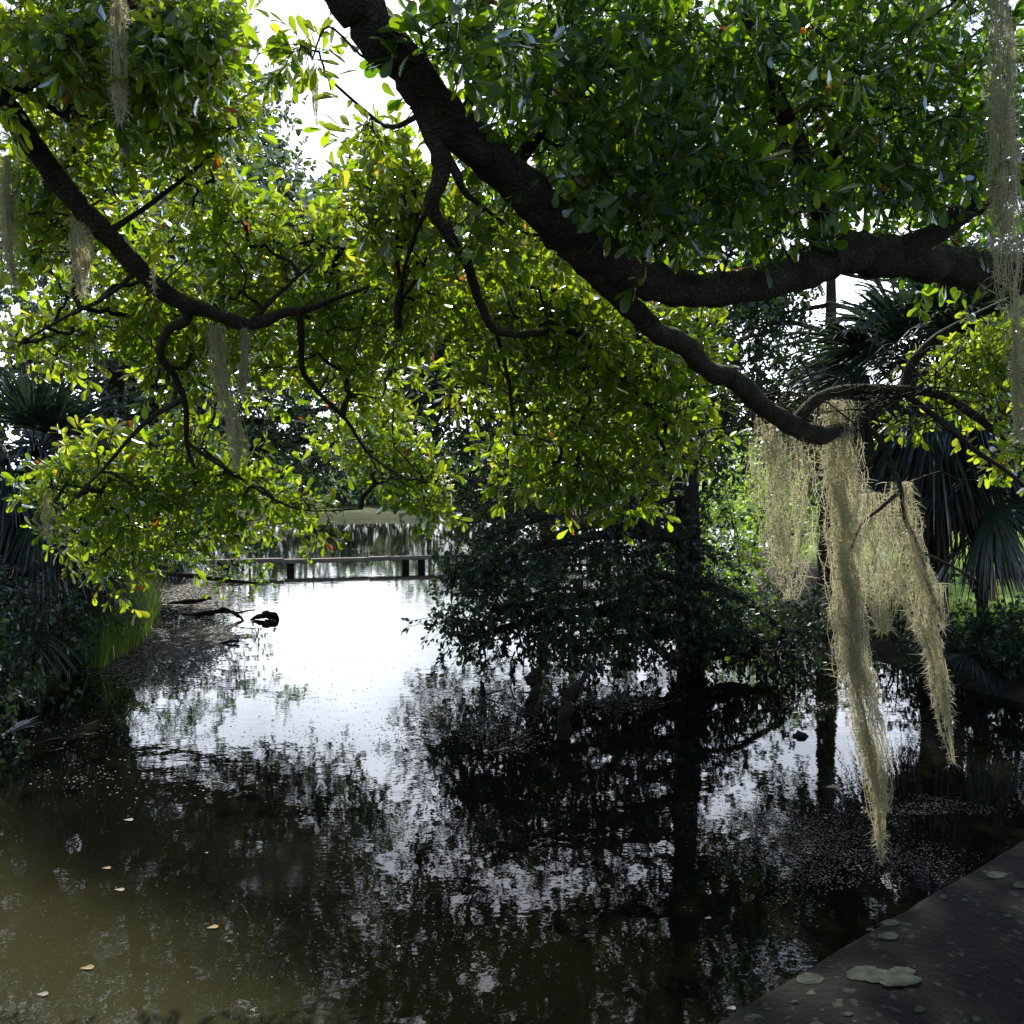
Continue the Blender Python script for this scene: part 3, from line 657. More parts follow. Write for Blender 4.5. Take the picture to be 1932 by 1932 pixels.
# ------------------------------------------------------------------ mid and far trees
def tree(label, x, y, h, r0, blobs, mat, leaf=.09, per=8, spray=.4, kind='hex', tint=(0, 1), lean=(0, 0), bark='trunk_dark', group=None, limbs=7, droop=.2, rt=.006, name='broadleaf_tree', extra=(), wide=1.3, zroot=None, upper=None, uleaf=.15):
    z0 = gz(x, y) if zroot is None else zroot
    root = empty(name, (x, y, z0), label, 'tree', group)
    t = MB()
    top = np.array([x + lean[0], y + lean[1], h])
    P, R = limb(t, [(x, y, z0 - .4, r0 * 1.5), (x, y, z0 + .3, r0 * 1.05), (x + lean[0] * .3, y + lean[1] * .3, h * .35, r0 * .85), (x + lean[0] * .7, y + lean[1] * .7, h * .65, r0 * .5), (*top, r0 * .12)], 12, .07, world=True)
    nodes = [P[5:]]
    w = MB()
    for q in extra:
        p, r = limb(w, q, 9, .08, world=True); nodes.append(p)
    tg = ell_pts(blobs)
    sel = [np.array(b[:3], float) for b in blobs]
    for b in sel:      # a main limb towards every clump of the crown
        dd = np.linalg.norm(P - b, axis=1) + np.where(P[:, 2] > b[2] + .3, 3, 0) + np.where(P[:, 2] < b[2] - 3, 2, 0)
        k = int(np.argmin(dd[4:])) + 4; a = P[k]
        if np.linalg.norm(b - a) > .6:
            m = (a + b) / 2 + rng.normal(size=3) * .25 + np.array([0, 0, -.1])
            rr = max(min(R[k] * .5, .12), .02)
            p, r = limb(w, [(*a, rr), (*m, rr * .7), (*b, rr * .35)], 8, .08, world=True); nodes.append(p)
    fol = MB()
    foliage_wood(w, fol, np.concatenate(nodes), tg, leaf, per, spray=spray, kind=kind, tint=tint, rt=rt, rmax=r0 * .35, droop=droop, wide=wide, upn=.4)
    if upper:
        foliage_wood(w, fol, np.concatenate(nodes + [tg]), ell_pts(upper), uleaf, per, spray=spray * 1.3, kind=kind, tint=tint, rt=rt, rmax=r0 * .3, droop=droop, wide=wide, upn=.4)
    t.build('trunk', M[bark], root)
    w.build('limbs', M[bark], root)
    fol.build('foliage', M[mat], root)
    return root

# the dark tree standing in the water, crown sweeping down to the surface
def pxw(px, py, d): p = at(px, py, d); return tuple(p)
def B(px, py, d, rx, ry, rd, n):
    p = at(px, py, d); return (p[0], p[1], p[2], rx / 1932 * d, rd, ry / 1932 * d, n)
ex = [[(*pxw(1310, 1110, 14), .07), (*pxw(1240, 1085, 13.6), .055), (*pxw(1150, 1120, 13.2), .04), (*pxw(1050, 1110, 12.9), .025), (*pxw(930, 1150, 12.7), .012)],
      [(*pxw(1310, 1000, 14), .10), (*pxw(1235, 1010, 13.8), .09), (*pxw(1190, 960, 13.6), .07), (*pxw(1080, 960, 13.4), .05), (*pxw(900, 1020, 13.2), .02)],
      [(*pxw(1310, 1150, 14), .05), (*pxw(1220, 1150, 13.6), .03), (*pxw(1140, 1190, 13.3), .02), (*pxw(1100, 1250, 13.2), .01)],
      [(*pxw(1320, 1100, 14), .09), (*pxw(1400, 1130, 13.8), .06), (*pxw(1480, 1190, 13.6), .03)]]
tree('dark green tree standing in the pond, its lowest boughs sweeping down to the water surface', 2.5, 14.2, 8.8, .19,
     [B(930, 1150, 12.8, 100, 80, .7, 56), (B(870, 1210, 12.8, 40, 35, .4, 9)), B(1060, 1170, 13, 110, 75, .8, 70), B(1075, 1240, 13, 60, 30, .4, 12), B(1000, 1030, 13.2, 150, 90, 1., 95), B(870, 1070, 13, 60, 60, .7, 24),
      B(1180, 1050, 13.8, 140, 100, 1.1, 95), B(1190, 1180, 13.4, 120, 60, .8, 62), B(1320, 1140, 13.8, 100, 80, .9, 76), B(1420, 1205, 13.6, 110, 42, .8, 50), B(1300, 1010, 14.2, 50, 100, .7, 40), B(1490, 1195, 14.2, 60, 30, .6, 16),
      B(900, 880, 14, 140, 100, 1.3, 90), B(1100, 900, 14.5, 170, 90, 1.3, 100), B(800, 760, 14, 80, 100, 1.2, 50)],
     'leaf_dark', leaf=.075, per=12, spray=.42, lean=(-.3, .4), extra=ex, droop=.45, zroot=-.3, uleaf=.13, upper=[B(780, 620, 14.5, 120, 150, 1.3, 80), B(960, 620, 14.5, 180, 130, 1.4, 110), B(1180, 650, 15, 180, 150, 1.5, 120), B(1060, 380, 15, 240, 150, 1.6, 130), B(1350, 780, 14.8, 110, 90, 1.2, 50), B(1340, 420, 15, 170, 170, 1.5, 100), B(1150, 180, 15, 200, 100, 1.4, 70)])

G1 = 'tall trees crowding the left bank'
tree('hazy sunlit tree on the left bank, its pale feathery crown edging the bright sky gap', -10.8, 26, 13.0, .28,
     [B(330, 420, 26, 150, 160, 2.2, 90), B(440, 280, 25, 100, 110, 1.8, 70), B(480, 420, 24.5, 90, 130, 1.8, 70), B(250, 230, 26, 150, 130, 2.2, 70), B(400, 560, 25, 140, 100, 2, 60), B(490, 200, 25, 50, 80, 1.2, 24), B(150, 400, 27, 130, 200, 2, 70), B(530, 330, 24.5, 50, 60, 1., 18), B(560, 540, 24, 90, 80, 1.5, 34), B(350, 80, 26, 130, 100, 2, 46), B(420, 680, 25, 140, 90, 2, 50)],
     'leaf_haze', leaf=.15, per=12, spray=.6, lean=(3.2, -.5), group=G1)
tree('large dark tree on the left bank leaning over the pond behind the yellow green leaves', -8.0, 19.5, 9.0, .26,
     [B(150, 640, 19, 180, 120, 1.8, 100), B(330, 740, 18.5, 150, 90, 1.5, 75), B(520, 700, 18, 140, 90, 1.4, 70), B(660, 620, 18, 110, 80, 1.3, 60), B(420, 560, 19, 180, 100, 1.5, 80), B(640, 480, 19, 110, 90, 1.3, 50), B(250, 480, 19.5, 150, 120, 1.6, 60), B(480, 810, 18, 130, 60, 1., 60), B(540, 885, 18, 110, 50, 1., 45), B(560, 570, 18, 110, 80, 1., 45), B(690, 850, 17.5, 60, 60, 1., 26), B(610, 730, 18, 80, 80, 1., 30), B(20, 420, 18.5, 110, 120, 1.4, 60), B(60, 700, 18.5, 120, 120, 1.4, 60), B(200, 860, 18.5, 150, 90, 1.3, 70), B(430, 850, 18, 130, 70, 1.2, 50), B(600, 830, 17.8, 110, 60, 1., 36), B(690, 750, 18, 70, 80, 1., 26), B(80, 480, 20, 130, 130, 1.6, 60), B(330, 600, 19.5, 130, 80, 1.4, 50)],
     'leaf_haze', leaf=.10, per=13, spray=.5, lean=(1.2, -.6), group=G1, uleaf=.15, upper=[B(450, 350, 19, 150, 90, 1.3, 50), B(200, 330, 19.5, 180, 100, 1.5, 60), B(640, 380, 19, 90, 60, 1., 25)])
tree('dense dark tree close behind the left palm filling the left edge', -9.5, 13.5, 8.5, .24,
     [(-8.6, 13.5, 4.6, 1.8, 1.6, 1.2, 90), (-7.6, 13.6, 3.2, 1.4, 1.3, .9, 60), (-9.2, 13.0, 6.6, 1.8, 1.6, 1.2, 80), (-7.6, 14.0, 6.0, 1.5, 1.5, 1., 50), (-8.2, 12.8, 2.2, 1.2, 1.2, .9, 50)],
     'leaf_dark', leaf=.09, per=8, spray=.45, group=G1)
tree('low branching tree with small green leaves drooping over the left end of the timber rail', -8.6, 22.5, 4.6, .14,
     [B(330, 1020, 21, 90, 40, .8, 40), B(450, 1010, 20.5, 60, 35, .6, 22), B(250, 960, 21.5, 120, 70, 1., 60), B(430, 1075, 20.5, 50, 30, .5, 14), B(520, 990, 20.5, 50, 25, .5, 10), B(480, 1100, 20.3, 25, 20, .3, 5), B(350, 920, 21.5, 110, 50, .8, 40)],
     'leaf_near', leaf=.09, per=7, spray=.35, tint=(0, .6), group=G1)

G2 = 'trees behind the right lawn'
tree('dark broad tree just behind the fan palm on the right, sky showing beside its trunk', 6.5, 21, 9.5, .22,
     [B(1430, 620, 21, 110, 110, 1.5, 130), B(1490, 760, 21, 70, 60, 1.2, 45), B(1560, 690, 21, 60, 70, 1.2, 30), B(1350, 470, 21, 100, 90, 1.4, 55), B(1450, 560, 21, 60, 70, 1, 30), B(1700, 640, 21.5, 90, 90, 1.3, 45), B(1800, 500, 22, 140, 120, 1.5, 80), B(1920, 600, 22, 110, 110, 1.5, 70)],
     'leaf_dark', leaf=.11, per=14, spray=.5, group=G2)
tree('tall dim tree rising behind the dense upper right canopy', 18, 40, 17, .35,
     [B(1500, 250, 40, 170, 130, 2, 70), B(1700, 300, 40, 180, 150, 2.2, 90), B(1880, 380, 40, 130, 160, 2, 80), B(1350, 250, 40, 120, 120, 2, 45), B(1600, 100, 40, 250, 100, 2.2, 90), B(1250, 120, 40, 150, 110, 2, 70), B(1080, 250, 40, 110, 120, 2, 60), B(1850, 150, 40, 200, 130, 2, 80)],
     'leaf_dark', leaf=.21, per=12, spray=.9, group=G2, lean=(-1, 0))
tree('bluish tree beyond the pond between the two hanging leaf masses', 1.5, 40, 12.5, .3,
     [B(860, 700, 40, 110, 90, 2.4, 60), B(980, 600, 40, 120, 100, 2.4, 60), B(1120, 560, 40, 150, 120, 2.6, 70), B(820, 620, 40, 70, 60, 2, 26), B(1050, 760, 40, 150, 90, 2.4, 60), B(1200, 760, 40, 110, 100, 2.4, 46)],
     'leaf_dark', leaf=.2, per=15, spray=.9, group='trees across the pond', lean=(-1, 0))
# far shore
for i, (px, d, h, w_, lab) in enumerate([
        (-150, 74, 17, 7, 'far tree at the left end of the opposite shore, mostly behind the left bank'), (120, 72, 16, 7, 'far rounded tree on the opposite shore behind the left bank trees'), (330, 76, 12, 5.5, 'far tree on the opposite shore seen through the gaps of the left leaves'),
        (470, 78, 7.6, 4.4, 'low far tree on the opposite shore left of the bright water gap'), (590, 80, 6.6, 4.4, 'low round tree on the opposite shore, first one left of the white glare'), (700, 82, 5.6, 4.0, 'lowest far tree on the opposite shore right above the white glare'),
        (810, 78, 7.0, 4.4, 'low far tree on the opposite shore just left of the dark pond tree'), (960, 74, 8, 4.5, 'far tree on the opposite shore behind the dark pond tree'), (1150, 70, 9, 4.5, 'far tree on the opposite shore behind the dark trunk'),
        (1330, 66, 10, 4.5, 'far tree beyond the sunlit shrubs right of the dark trunk'), (1470, 62, 6.5, 3.2, 'far tree beyond the lawn under the gap in the canopy'), (1640, 64, 9, 4.5, 'far tree beyond the lawn behind the fan palm'), (1820, 62, 11, 5, 'far tree beyond the lawn at the right, behind the hanging dead fronds'), (2050, 60, 13, 5, 'far tree beyond the lawn past the right edge')]):
    x = (px - 966) / 1932 * d; n = 75 if h < 8 else 80
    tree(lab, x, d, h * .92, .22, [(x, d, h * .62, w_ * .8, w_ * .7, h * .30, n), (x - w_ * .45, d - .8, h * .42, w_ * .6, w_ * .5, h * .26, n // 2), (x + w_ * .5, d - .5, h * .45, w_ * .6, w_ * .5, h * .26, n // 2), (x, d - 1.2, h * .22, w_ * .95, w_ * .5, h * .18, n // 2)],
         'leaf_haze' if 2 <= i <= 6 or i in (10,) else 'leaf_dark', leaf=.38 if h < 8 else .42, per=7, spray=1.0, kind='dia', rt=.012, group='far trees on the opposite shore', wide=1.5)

# ------------------------------------------------------------------ shrubs
def shrub(label, x, y, h, r, mat, n=50, leaf=.07, tint=(0, 1), group='shrubs along the banks', spray=.28, name='shrub', squash=1.):
    z0 = gz(x, y)
    root = empty(name, (x, y, z0), label, 'shrub', group)
    st = MB(); nodes = []
    for k in range(6):
        a = rng.random() * 6.28; e = np.array([x + math.cos(a) * r * .5, y + math.sin(a) * r * .5, z0 + h * .7])
        p, q = limb(st, [(x + math.cos(a) * .06, y + math.sin(a) * .06, z0 - .1, .02), ((x * .6 + e[0] * .4), (y * .6 + e[1] * .4), z0 + h * .35, .014), (*e, .006)], 6, 0, world=True); nodes.append(p)
    fol = MB()
    T = ell_pts([(x, y, z0 + h * .55, r, r * squash, h * .45, n), (x - r * .4, y - r * .3, z0 + h * .3, r * .7, r * .6, h * .28, n // 3)])
    foliage_wood(st, fol, np.concatenate(nodes), T, leaf, 7, spray=spray, kind='hex', tint=tint, rt=.003, wide=1.3, upn=.4)
    st.build('stems', M['trunk_dark'], root); fol.build('foliage', M[mat], root)

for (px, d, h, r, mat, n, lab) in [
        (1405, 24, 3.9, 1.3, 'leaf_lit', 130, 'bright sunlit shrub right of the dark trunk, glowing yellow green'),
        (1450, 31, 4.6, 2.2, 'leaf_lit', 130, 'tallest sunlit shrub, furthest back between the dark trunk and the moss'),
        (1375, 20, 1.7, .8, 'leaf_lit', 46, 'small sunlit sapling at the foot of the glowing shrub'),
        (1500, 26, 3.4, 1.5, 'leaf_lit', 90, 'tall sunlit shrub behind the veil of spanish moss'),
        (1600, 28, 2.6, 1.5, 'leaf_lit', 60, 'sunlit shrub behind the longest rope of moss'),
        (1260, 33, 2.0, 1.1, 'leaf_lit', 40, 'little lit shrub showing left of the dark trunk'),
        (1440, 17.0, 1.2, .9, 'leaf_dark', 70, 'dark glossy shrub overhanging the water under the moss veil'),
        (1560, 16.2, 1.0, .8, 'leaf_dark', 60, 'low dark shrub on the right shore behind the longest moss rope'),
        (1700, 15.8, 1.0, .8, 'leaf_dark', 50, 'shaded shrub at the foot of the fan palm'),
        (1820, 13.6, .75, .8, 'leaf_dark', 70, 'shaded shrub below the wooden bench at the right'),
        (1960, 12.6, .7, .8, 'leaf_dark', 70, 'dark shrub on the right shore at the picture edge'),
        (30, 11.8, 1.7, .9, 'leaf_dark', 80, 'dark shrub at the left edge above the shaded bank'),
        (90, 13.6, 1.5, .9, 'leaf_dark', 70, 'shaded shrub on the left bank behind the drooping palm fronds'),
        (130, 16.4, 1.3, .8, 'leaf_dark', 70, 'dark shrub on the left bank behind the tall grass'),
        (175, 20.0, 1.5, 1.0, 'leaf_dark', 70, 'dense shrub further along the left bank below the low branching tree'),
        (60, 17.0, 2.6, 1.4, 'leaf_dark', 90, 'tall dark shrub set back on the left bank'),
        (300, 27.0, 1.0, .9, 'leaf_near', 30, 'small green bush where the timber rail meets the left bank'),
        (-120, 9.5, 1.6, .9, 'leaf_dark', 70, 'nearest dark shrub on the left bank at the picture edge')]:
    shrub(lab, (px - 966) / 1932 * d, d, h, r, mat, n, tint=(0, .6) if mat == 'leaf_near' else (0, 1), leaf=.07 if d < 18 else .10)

# ------------------------------------------------------------------ palms
def fan(mb, base, direction, stem, size, n=34, droop=.5, spread=2.6, tint=(0, 1), stalk=None, w=.015):
    """one palmetto fan: petiole, then narrow leaflets radiating, tips sagging"""
    d = norm(np.asarray(direction, float)); 
    hub = np.asarray(base) + d * stem
    hub[2] -= droop * .25 * stem
    (stalk or mb) and tube(stalk or mb, [base, (np.asarray(base) + hub) / 2 + np.array([0, 0, .05 * stem]), hub], [.014, .011, .008], 5)
    side = norm(np.cross(d, np.array([0, 0, 1.]))) if abs(d[2]) < .95 else np.array([1., 0, 0])
    upv = np.cross(side, d)
    roll = rng.normal() * .5; side, upv = side * math.cos(roll) + upv * math.sin(roll), upv * math.cos(roll) - side * math.sin(roll)
    K = 6
    ang = np.linspace(-spread / 2, spread / 2, n) + rng.normal(size=n) * .03
    ln = size * (1 - .28 * (np.abs(ang) / (spread / 2)) ** 2) * (.85 + .25 * rng.random(n))
    t = np.linspace(0, 1, K)
    dirs = d[None] * np.cos(ang)[:, None] + side[None] * np.sin(ang)[:, None] + upv[None] * (.16 * np.cos(ang * 2))[:, None]
    dirs = norm(dirs)
    ctr = hub + dirs[:, None] * (ln[:, None] * t[None])[..., None]
    sag = droop * (t ** 2.4)[None] * ln[:, None] * (.6 + .5 * rng.random(n))[:, None]
    ctr[..., 2] -= sag
    wd = norm(np.cross(dirs, upv[None] + rng.normal(size=(n, 3)) * .3))
    wt = np.sin(np.pi * np.clip(t * .82 + .14, 0, 1)) * w * size
    wt[-1] = .001
    V = np.stack([ctr + wd[:, None] * wt[None, :, None], ctr - wd[:, None] * wt[None, :, None]], 2)   # n,K,2,3
    k = np.arange(K - 1) * 2
    f = np.stack([k, k + 1, k + 3, k + 2], -1)
    F = (np.arange(n)[:, None, None] * K * 2 + f[None]).reshape(-1, 4)
    tn = np.clip(tint[0] + (tint[1] - tint[0]) * (rng.random() * .5 + rng.random(n) * .5), 0, 1)
    mb.add(V, F, None, np.repeat(tn, K * 2))

def palm(label, x, y, h, size, nf, dead=0, tr=.15, group='fan palms around the pond', stem=.7, tint=(0, 1), name='fan_palm', low=-.3, z0=None):
    z0 = gz(x, y) if z0 is None else z0
    root = empty(name, (x, y, z0), label, 'palm', group)
    top = np.array([x, y, z0 + h])
    t = MB()
    P, R = smooth_path([(x + .05, y, z0 - .3), (x + .04, y, z0 + h * .4), (x, y, z0 + h)], [tr * 1.25, tr, tr * 1.15], 8)
    tube(t, P, R, 14, .10)
    for k in range(int(h * 22)):       # old leaf boots
        a = rng.random() * 6.28; zz = z0 + h * (.25 + .75 * rng.random())
        b = np.array([x + math.cos(a) * tr, y + math.sin(a) * tr, zz]); tube(t, [b, b + np.array([math.cos(a) * .10, math.sin(a) * .10, .16])], [.03, .012], 4)
    t.build('trunk', M['palm_trunk'], root)
    for k in range(nf):
        mb = MB(); st = MB()
        a = k * 2.399 + rng.normal() * .2; e = 1.25 - (1.25 - low) * (k / max(nf - 1, 1)) ** .8
        d = np.array([math.cos(a) * math.cos(e), math.sin(a) * math.cos(e), math.sin(e)])
        fan(mb, top + d * .05, d, stem * (.8 + .4 * rng.random()), size * (.85 + .3 * rng.random()), 54, .35 + .35 * (k / nf), 2.7, tint)
        mb.build('frond', M['palm_dark'], root)
    for k in range(dead):
        mb = MB(); a = k * 2.399 + .7 + rng.normal() * .3; e = -.75 - .6 * rng.random()
        d = np.array([math.cos(a) * math.cos(e), math.sin(a) * math.cos(e), math.sin(e)])
        fan(mb, top + np.array([0, 0, -.15 - .4 * rng.random()]), d, stem * .5, size * (.8 + .3 * rng.random()), 34, .55, 1.5, (0, 1), w=.018)
        o = mb.build('dead_frond', M['palm_dead'], root); o['label'] = 'withered brown frond hanging down'
    return root

def pX(px, d): return (px - 966) / 1932 * d
palm('big fan palm right of the moss with a skirt of withered brown fronds', pX(1760, 15), 15.0, 3.9, 1.45, 46, 26, .17, stem=.95, low=-.7)
palm('short dark fan palm in front of the lawn, spiky fronds drooping right of the moss', pX(1850, 14.2), 14.2, 2.1, 1.0, 11, 3, .07, stem=.35, low=-1.0)
palm('dark fan palm at the right edge beyond the short one', pX(1985, 14.5), 14.6, 2.7, .9, 7, 2, .10, stem=.4, low=-.35)
palm('shaggy dark fan palm at the left edge among the bank trees', pX(70, 13.5), 13.5, 2.75, 1.15, 22, 12, .16, stem=.6, low=-.6)
palm('low stemless fan palm drooping over the shaded left bank', pX(-60, 12.4), 12.4, .7, .8, 9, 6, .12, stem=.35, low=-.3, name='palmetto')
palm('low fan palm beside the grass on the left bank with pale hanging fronds', pX(85, 14.6), 14.6, 1.0, .95, 12, 8, .10, stem=.45, low=-.5, name='palmetto')
palm('low fan palm on the right shore beside the dark shrubs', pX(1835, 12.9), 12.9, .3, .6, 11, 4, .08, stem=.3, low=-.4, name='palmetto')
palm('far fan palm near the left end of the timber rail with brown hanging fronds', pX(310, 27), 27.0, 1.5, 1.1, 12, 8, .14, stem=.4, low=-.6)

# dead frond lying on the water at the left
def lying_frond(label, px, py, d, ang, size):
    p = at(px, py, d); p[2] = 0
    mb = MB(); fan(mb, (p[0], p[1], .03), (math.cos(ang), math.sin(ang), .10), .25, size, 22, .12, 1.5, (.7, 1), w=.028)
    o = mb.build('fallen_frond', M['palm_dead'], None, True, origin=(p[0], p[1], 0))
    tag(o, label, 'palm frond', 'dead palm fronds fallen at the left water edge')
lying_frond('pale grey fan shaped dead frond floating at the left picture edge', -20, 1420, 10.0, 1.35, .42)
lying_frond('bleached dead frond floating just right of the fan shaped one', 70, 1425, 9.9, .75, .40)

# ------------------------------------------------------------------ grass and reeds
def grass(name, label, pts, h, mat='grass', wdt=.012, lean=.35, kind='stuff'):
    n = len(pts); pts = np.asarray(pts)
    hh = h * (.45 + .75 * rng.random(n)); a = rng.random(n) * 6.28; ln = lean * (.3 + rng.random(n))
    K = 4; t = np.linspace(0, 1, K)
    ctr = pts[:, None] + np.stack([np.cos(a)[:, None] * ln[:, None] * hh[:, None] * t ** 2, np.sin(a)[:, None] * ln[:, None] * hh[:, None] * t ** 2, hh[:, None] * (t - .25 * ln[:, None] * t ** 3)], -1)
    b = rng.random(n) * 6.28; wv = np.stack([np.cos(b), np.sin(b), b * 0], -1)[:, None] * (np.array([1, .9, .6, .08]) * wdt / 2)[None, :, None]
    V = np.stack([ctr + wv, ctr - wv], 2); k = np.arange(K - 1) * 2; f = np.stack([k, k + 1, k + 3, k + 2], -1)
    mb = MB(); mb.add(V, (np.arange(n)[:, None, None] * K * 2 + f[None]).reshape(-1, 4), None, np.repeat(rng.random(n), K * 2))
    o = mb.build(name, M[mat], None); tag(o, label, 'grass', None, kind)
    return o
def scatter(n, xr, yr, cond):
    x = xr[0] + (xr[1] - xr[0]) * rng.random(n * 4); y = yr[0] + (yr[1] - yr[0]) * rng.random(n * 4)
    d = pond_dist(x, y); k = cond(x, y, d); x, y = x[k][:n], y[k][:n]
    return np.stack([x, y, ground_z(x, y) - .02], -1)
grass('tall_grass', 'tall reedy grass growing along the left bank, partly lit', scatter(7000, (-9.0, -5.4), (14.0, 20.5), lambda x, y, d: (d > -.25) & (d < .9)), .95)
grass('bank_grass', 'thin dark grass and weeds along both shaded banks', np.concatenate([scatter(6000, (-11, -5), (5, 15), lambda x, y, d: (d > 0) & (d < 2.5)), scatter(4000, (4.5, 9), (9, 18), lambda x, y, d: (d > .4) & (d < 2.6))]), .32, wdt=.012)
grass('lawn_grass', 'short sunlit lawn grass beyond the right bank', scatter(16000, (5, 26), (16, 44), lambda x, y, d: (d > 1.7)), .10, wdt=.02)

# ------------------------------------------------------------------ floating scum and debris
def floaters():
    P = []; S = []
    def patch(px, py, rx, ry, n, s):
        a = norm(rng.normal(size=(n, 2))) * np.sqrt(rng.random((n, 1)))
        a = a * (.35 + .65 * rng.random((n, 1)) ** .5) + rng.normal(size=(n, 2)) * .12; cl_ = rng.normal(size=(14, 2)) * .5; w_ = rng.integers(0, 14, n); hh_ = rng.random(n) < .6; a[hh_] = (cl_[w_] + rng.normal(size=(n, 2)) * .16)[hh_]
        for q in a:
            yy = py + q[1] * ry; d = CAM_Z * 1932 / max(yy - 905.3, 5)
            P.append(((px + q[0] * rx - 966) / 1932 * d, d, .004)); S.append(s * (.5 + rng.random()))
    patch(350, 1110, 110, 40, 4600, .05); patch(350, 1205, 130, 45, 9000, .036); patch(250, 1250, 170, 50, 7000, .03); patch(400, 1145, 90, 40, 3000, .04); patch(380, 1190, 90, 40, 900, .03)
    patch(920, 1350, 130, 60, 5200, .016); patch(1000, 1320, 100, 30, 1500, .016); patch(780, 1380, 90, 40, 500, .016)
    patch(1150, 1170, 300, 35, 5000, .03); patch(1050, 1120, 250, 22, 3500, .035); patch(1180, 1320, 130, 30, 1800, .018)
    patch(1560, 1235, 140, 25, 3600, .022); patch(1620, 1215, 120, 20, 1500, .024)
    patch(1520, 1590, 230, 80, 5200, .010); patch(1700, 1640, 160, 50, 1200, .010); patch(1520, 1335, 90, 12, 240, .02); patch(1780, 1530, 120, 16, 700, .012)
    patch(700, 1300, 350, 120, 320, .018); patch(600, 1700, 650, 230, 420, .006); patch(1100, 1600, 700, 300, 320, .006); patch(800, 1230, 350, 60, 160, .02); patch(200, 1400, 260, 110, 700, .016); patch(150, 1840, 220, 100, 200, .005)
    patch(660, 1040, 250, 20, 700, .04); patch(560, 1420, 240, 70, 600, .014)
    P_ = np.array(P); S_ = np.array(S); n = len(P_)
    a = rng.random(n) * 6.28; X = np.stack([np.cos(a), np.sin(a), rng.normal(size=n) * .05], -1)
    mb = MB(); leaves(mb, P_, X, np.tile(np.array([[0, 0, 1.]]), (n, 1)) + rng.normal(size=(n, 3)) * .12, S_, rng.random(n) ** 1.5 * np.where(P_[:, 1] < 8.5, .5, 1.), 'hex', 2.2)
    mb.v = [np.concatenate([v[:, :2], np.maximum(v[:, 2:], .002)], 1) for v in mb.v]
    o = mb.build('duckweed', M['debris'], None, False); tag(o, 'scattered duckweed scum and leaf bits drifting on the pond', 'duckweed', None, 'stuff')
floaters()

def float_leaf(px, py, s, ang, label, mat='yellow_leaf'):
    d = CAM_Z * 1932 / (py - 905.3); x = (px - 966) / 1932 * d
    mb = MB(); V = LEAF_V.copy(); V[:, 0] -= .5; V[:, 1] *= 1.25; V[:, 2] = np.array([.05, 0, .08, .10, .14, .1, .02, .03, .02]) 
    V = V * s * .75; ca, sa = math.cos(ang), math.sin(ang); V = V @ np.array([[ca, sa, 0], [-sa, ca, 0], [0, 0, 1]]); V[:, 2] += .006
    mb.add(V, LEAF_F); o = mb.build('floating_leaf', M[mat], None, True, origin=(0, 0, 0)); o.location = (x, d, 0)
    tag(o, label, 'leaf', 'fallen leaves floating on the brown water')
float_leaf(152, 1842, .10, .2, 'pale cream leaf on the brown water, lowest at the left')
float_leaf(393, 1763, .09, .4, 'tan leaf floating at the border of the brown sunlit water and the dark reflection')
float_leaf(192, 1648, .08, .1, 'small tan leaf floating alone on dim water left, above a paler sliver')
float_leaf(216, 1690, .09, -.1, 'pale sliver of a leaf floating left on dim water', 'pale_leaf')
float_leaf(235, 1555, .10, .0, 'thin pale leaf floating where the left water turns black', 'pale_leaf')
float_leaf(66, 1893, .08, .1, 'narrow leaf floating near the lower left corner', 'pale_leaf')
float_leaf(383, 1618, .035, .0, 'tiny speck of a leaf beside the ripples on the left', 'pale_leaf')
float_leaf(1575, 1492, .16, .1, 'ochre leaf floating left of the tip of the longest moss')
float_leaf(1340, 1745, .06, .3, 'little pale leaf in the black reflection at the bottom centre right', 'pale_leaf')
float_leaf(828, 1590, .05, .3, 'small pale leaf by the reflected sky streaks in the middle', 'pale_leaf')
float_leaf(1385, 1920, .07, 0, 'whitish leaf floating next to the parapet edge', 'pale_leaf')
float_leaf(748, 1800, .04, .7, 'tiny pale leaf in the dark water low in the middle', 'pale_leaf')

# ------------------------------------------------------------------ dead wood in the water
def wet(name, label, cat, strokes, group=None):
    """strokes: lists of (px, py, d, radius m)"""
    mb = MB(); P0 = None
    for q in strokes:
        pts = [(*at(a, b, c), r) for a, b, c, r in q]
        if P0 is None: P0 = np.array(pts[0][:3])
        P, R = smooth_path([p[:3] for p in pts], [p[3] for p in pts], 5)
        P = P + rng.normal(size=P.shape) * R[:, None] * .25
        tube(mb, P, R, 9, .2)
    o = mb.build(name, M['wet_wood'], None, True, origin=(P0[0], P0[1], 0)); return tag(o, label, cat, group)
G3 = 'dead branches lying in the water at the left'
wet('fallen_branch', 'long dead branch arching out of the scum from the left bank', 'branch', [
    [(310, 1168, 20, .05), (360, 1163, 19.6, .06), (400, 1155, 19.2, .05), (425, 1150, 19.1, .035), (450, 1162, 19.0, .03), (470, 1185, 18.6, .02)],
    [(360, 1163, 19.6, .035), (410, 1170, 19.2, .025), (450, 1180, 19, .015)], [(400, 1155, 19.2, .02), (440, 1156, 19, .015), (480, 1150, 19, .01)], [(380, 1186, 18.5, .02), (430, 1176, 18.6, .018), (455, 1182, 18.5, .012)]], G3)
wet('fallen_branch', 'broken log end poking up from the bright water beside the arching branch', 'branch', [
    [(462, 1176, 19, .02), (485, 1164, 19, .04), (505, 1160, 19, .07), (521, 1163, 19, .085)], [(500, 1172, 18.8, .04), (521, 1172, 18.8, .03)]], G3)
wet('fallen_branch', 'small forked twig half sunk below the arching branch', 'branch', [
    [(395, 1222, 16, .01), (425, 1212, 16.2, .02), (450, 1210, 16.2, .025)], [(425, 1212, 16.2, .015), (440, 1222, 16, .012), (452, 1220, 16, .01)], [(420, 1216, 16.1, .01), (412, 1236, 15.6, .006)]], G3)
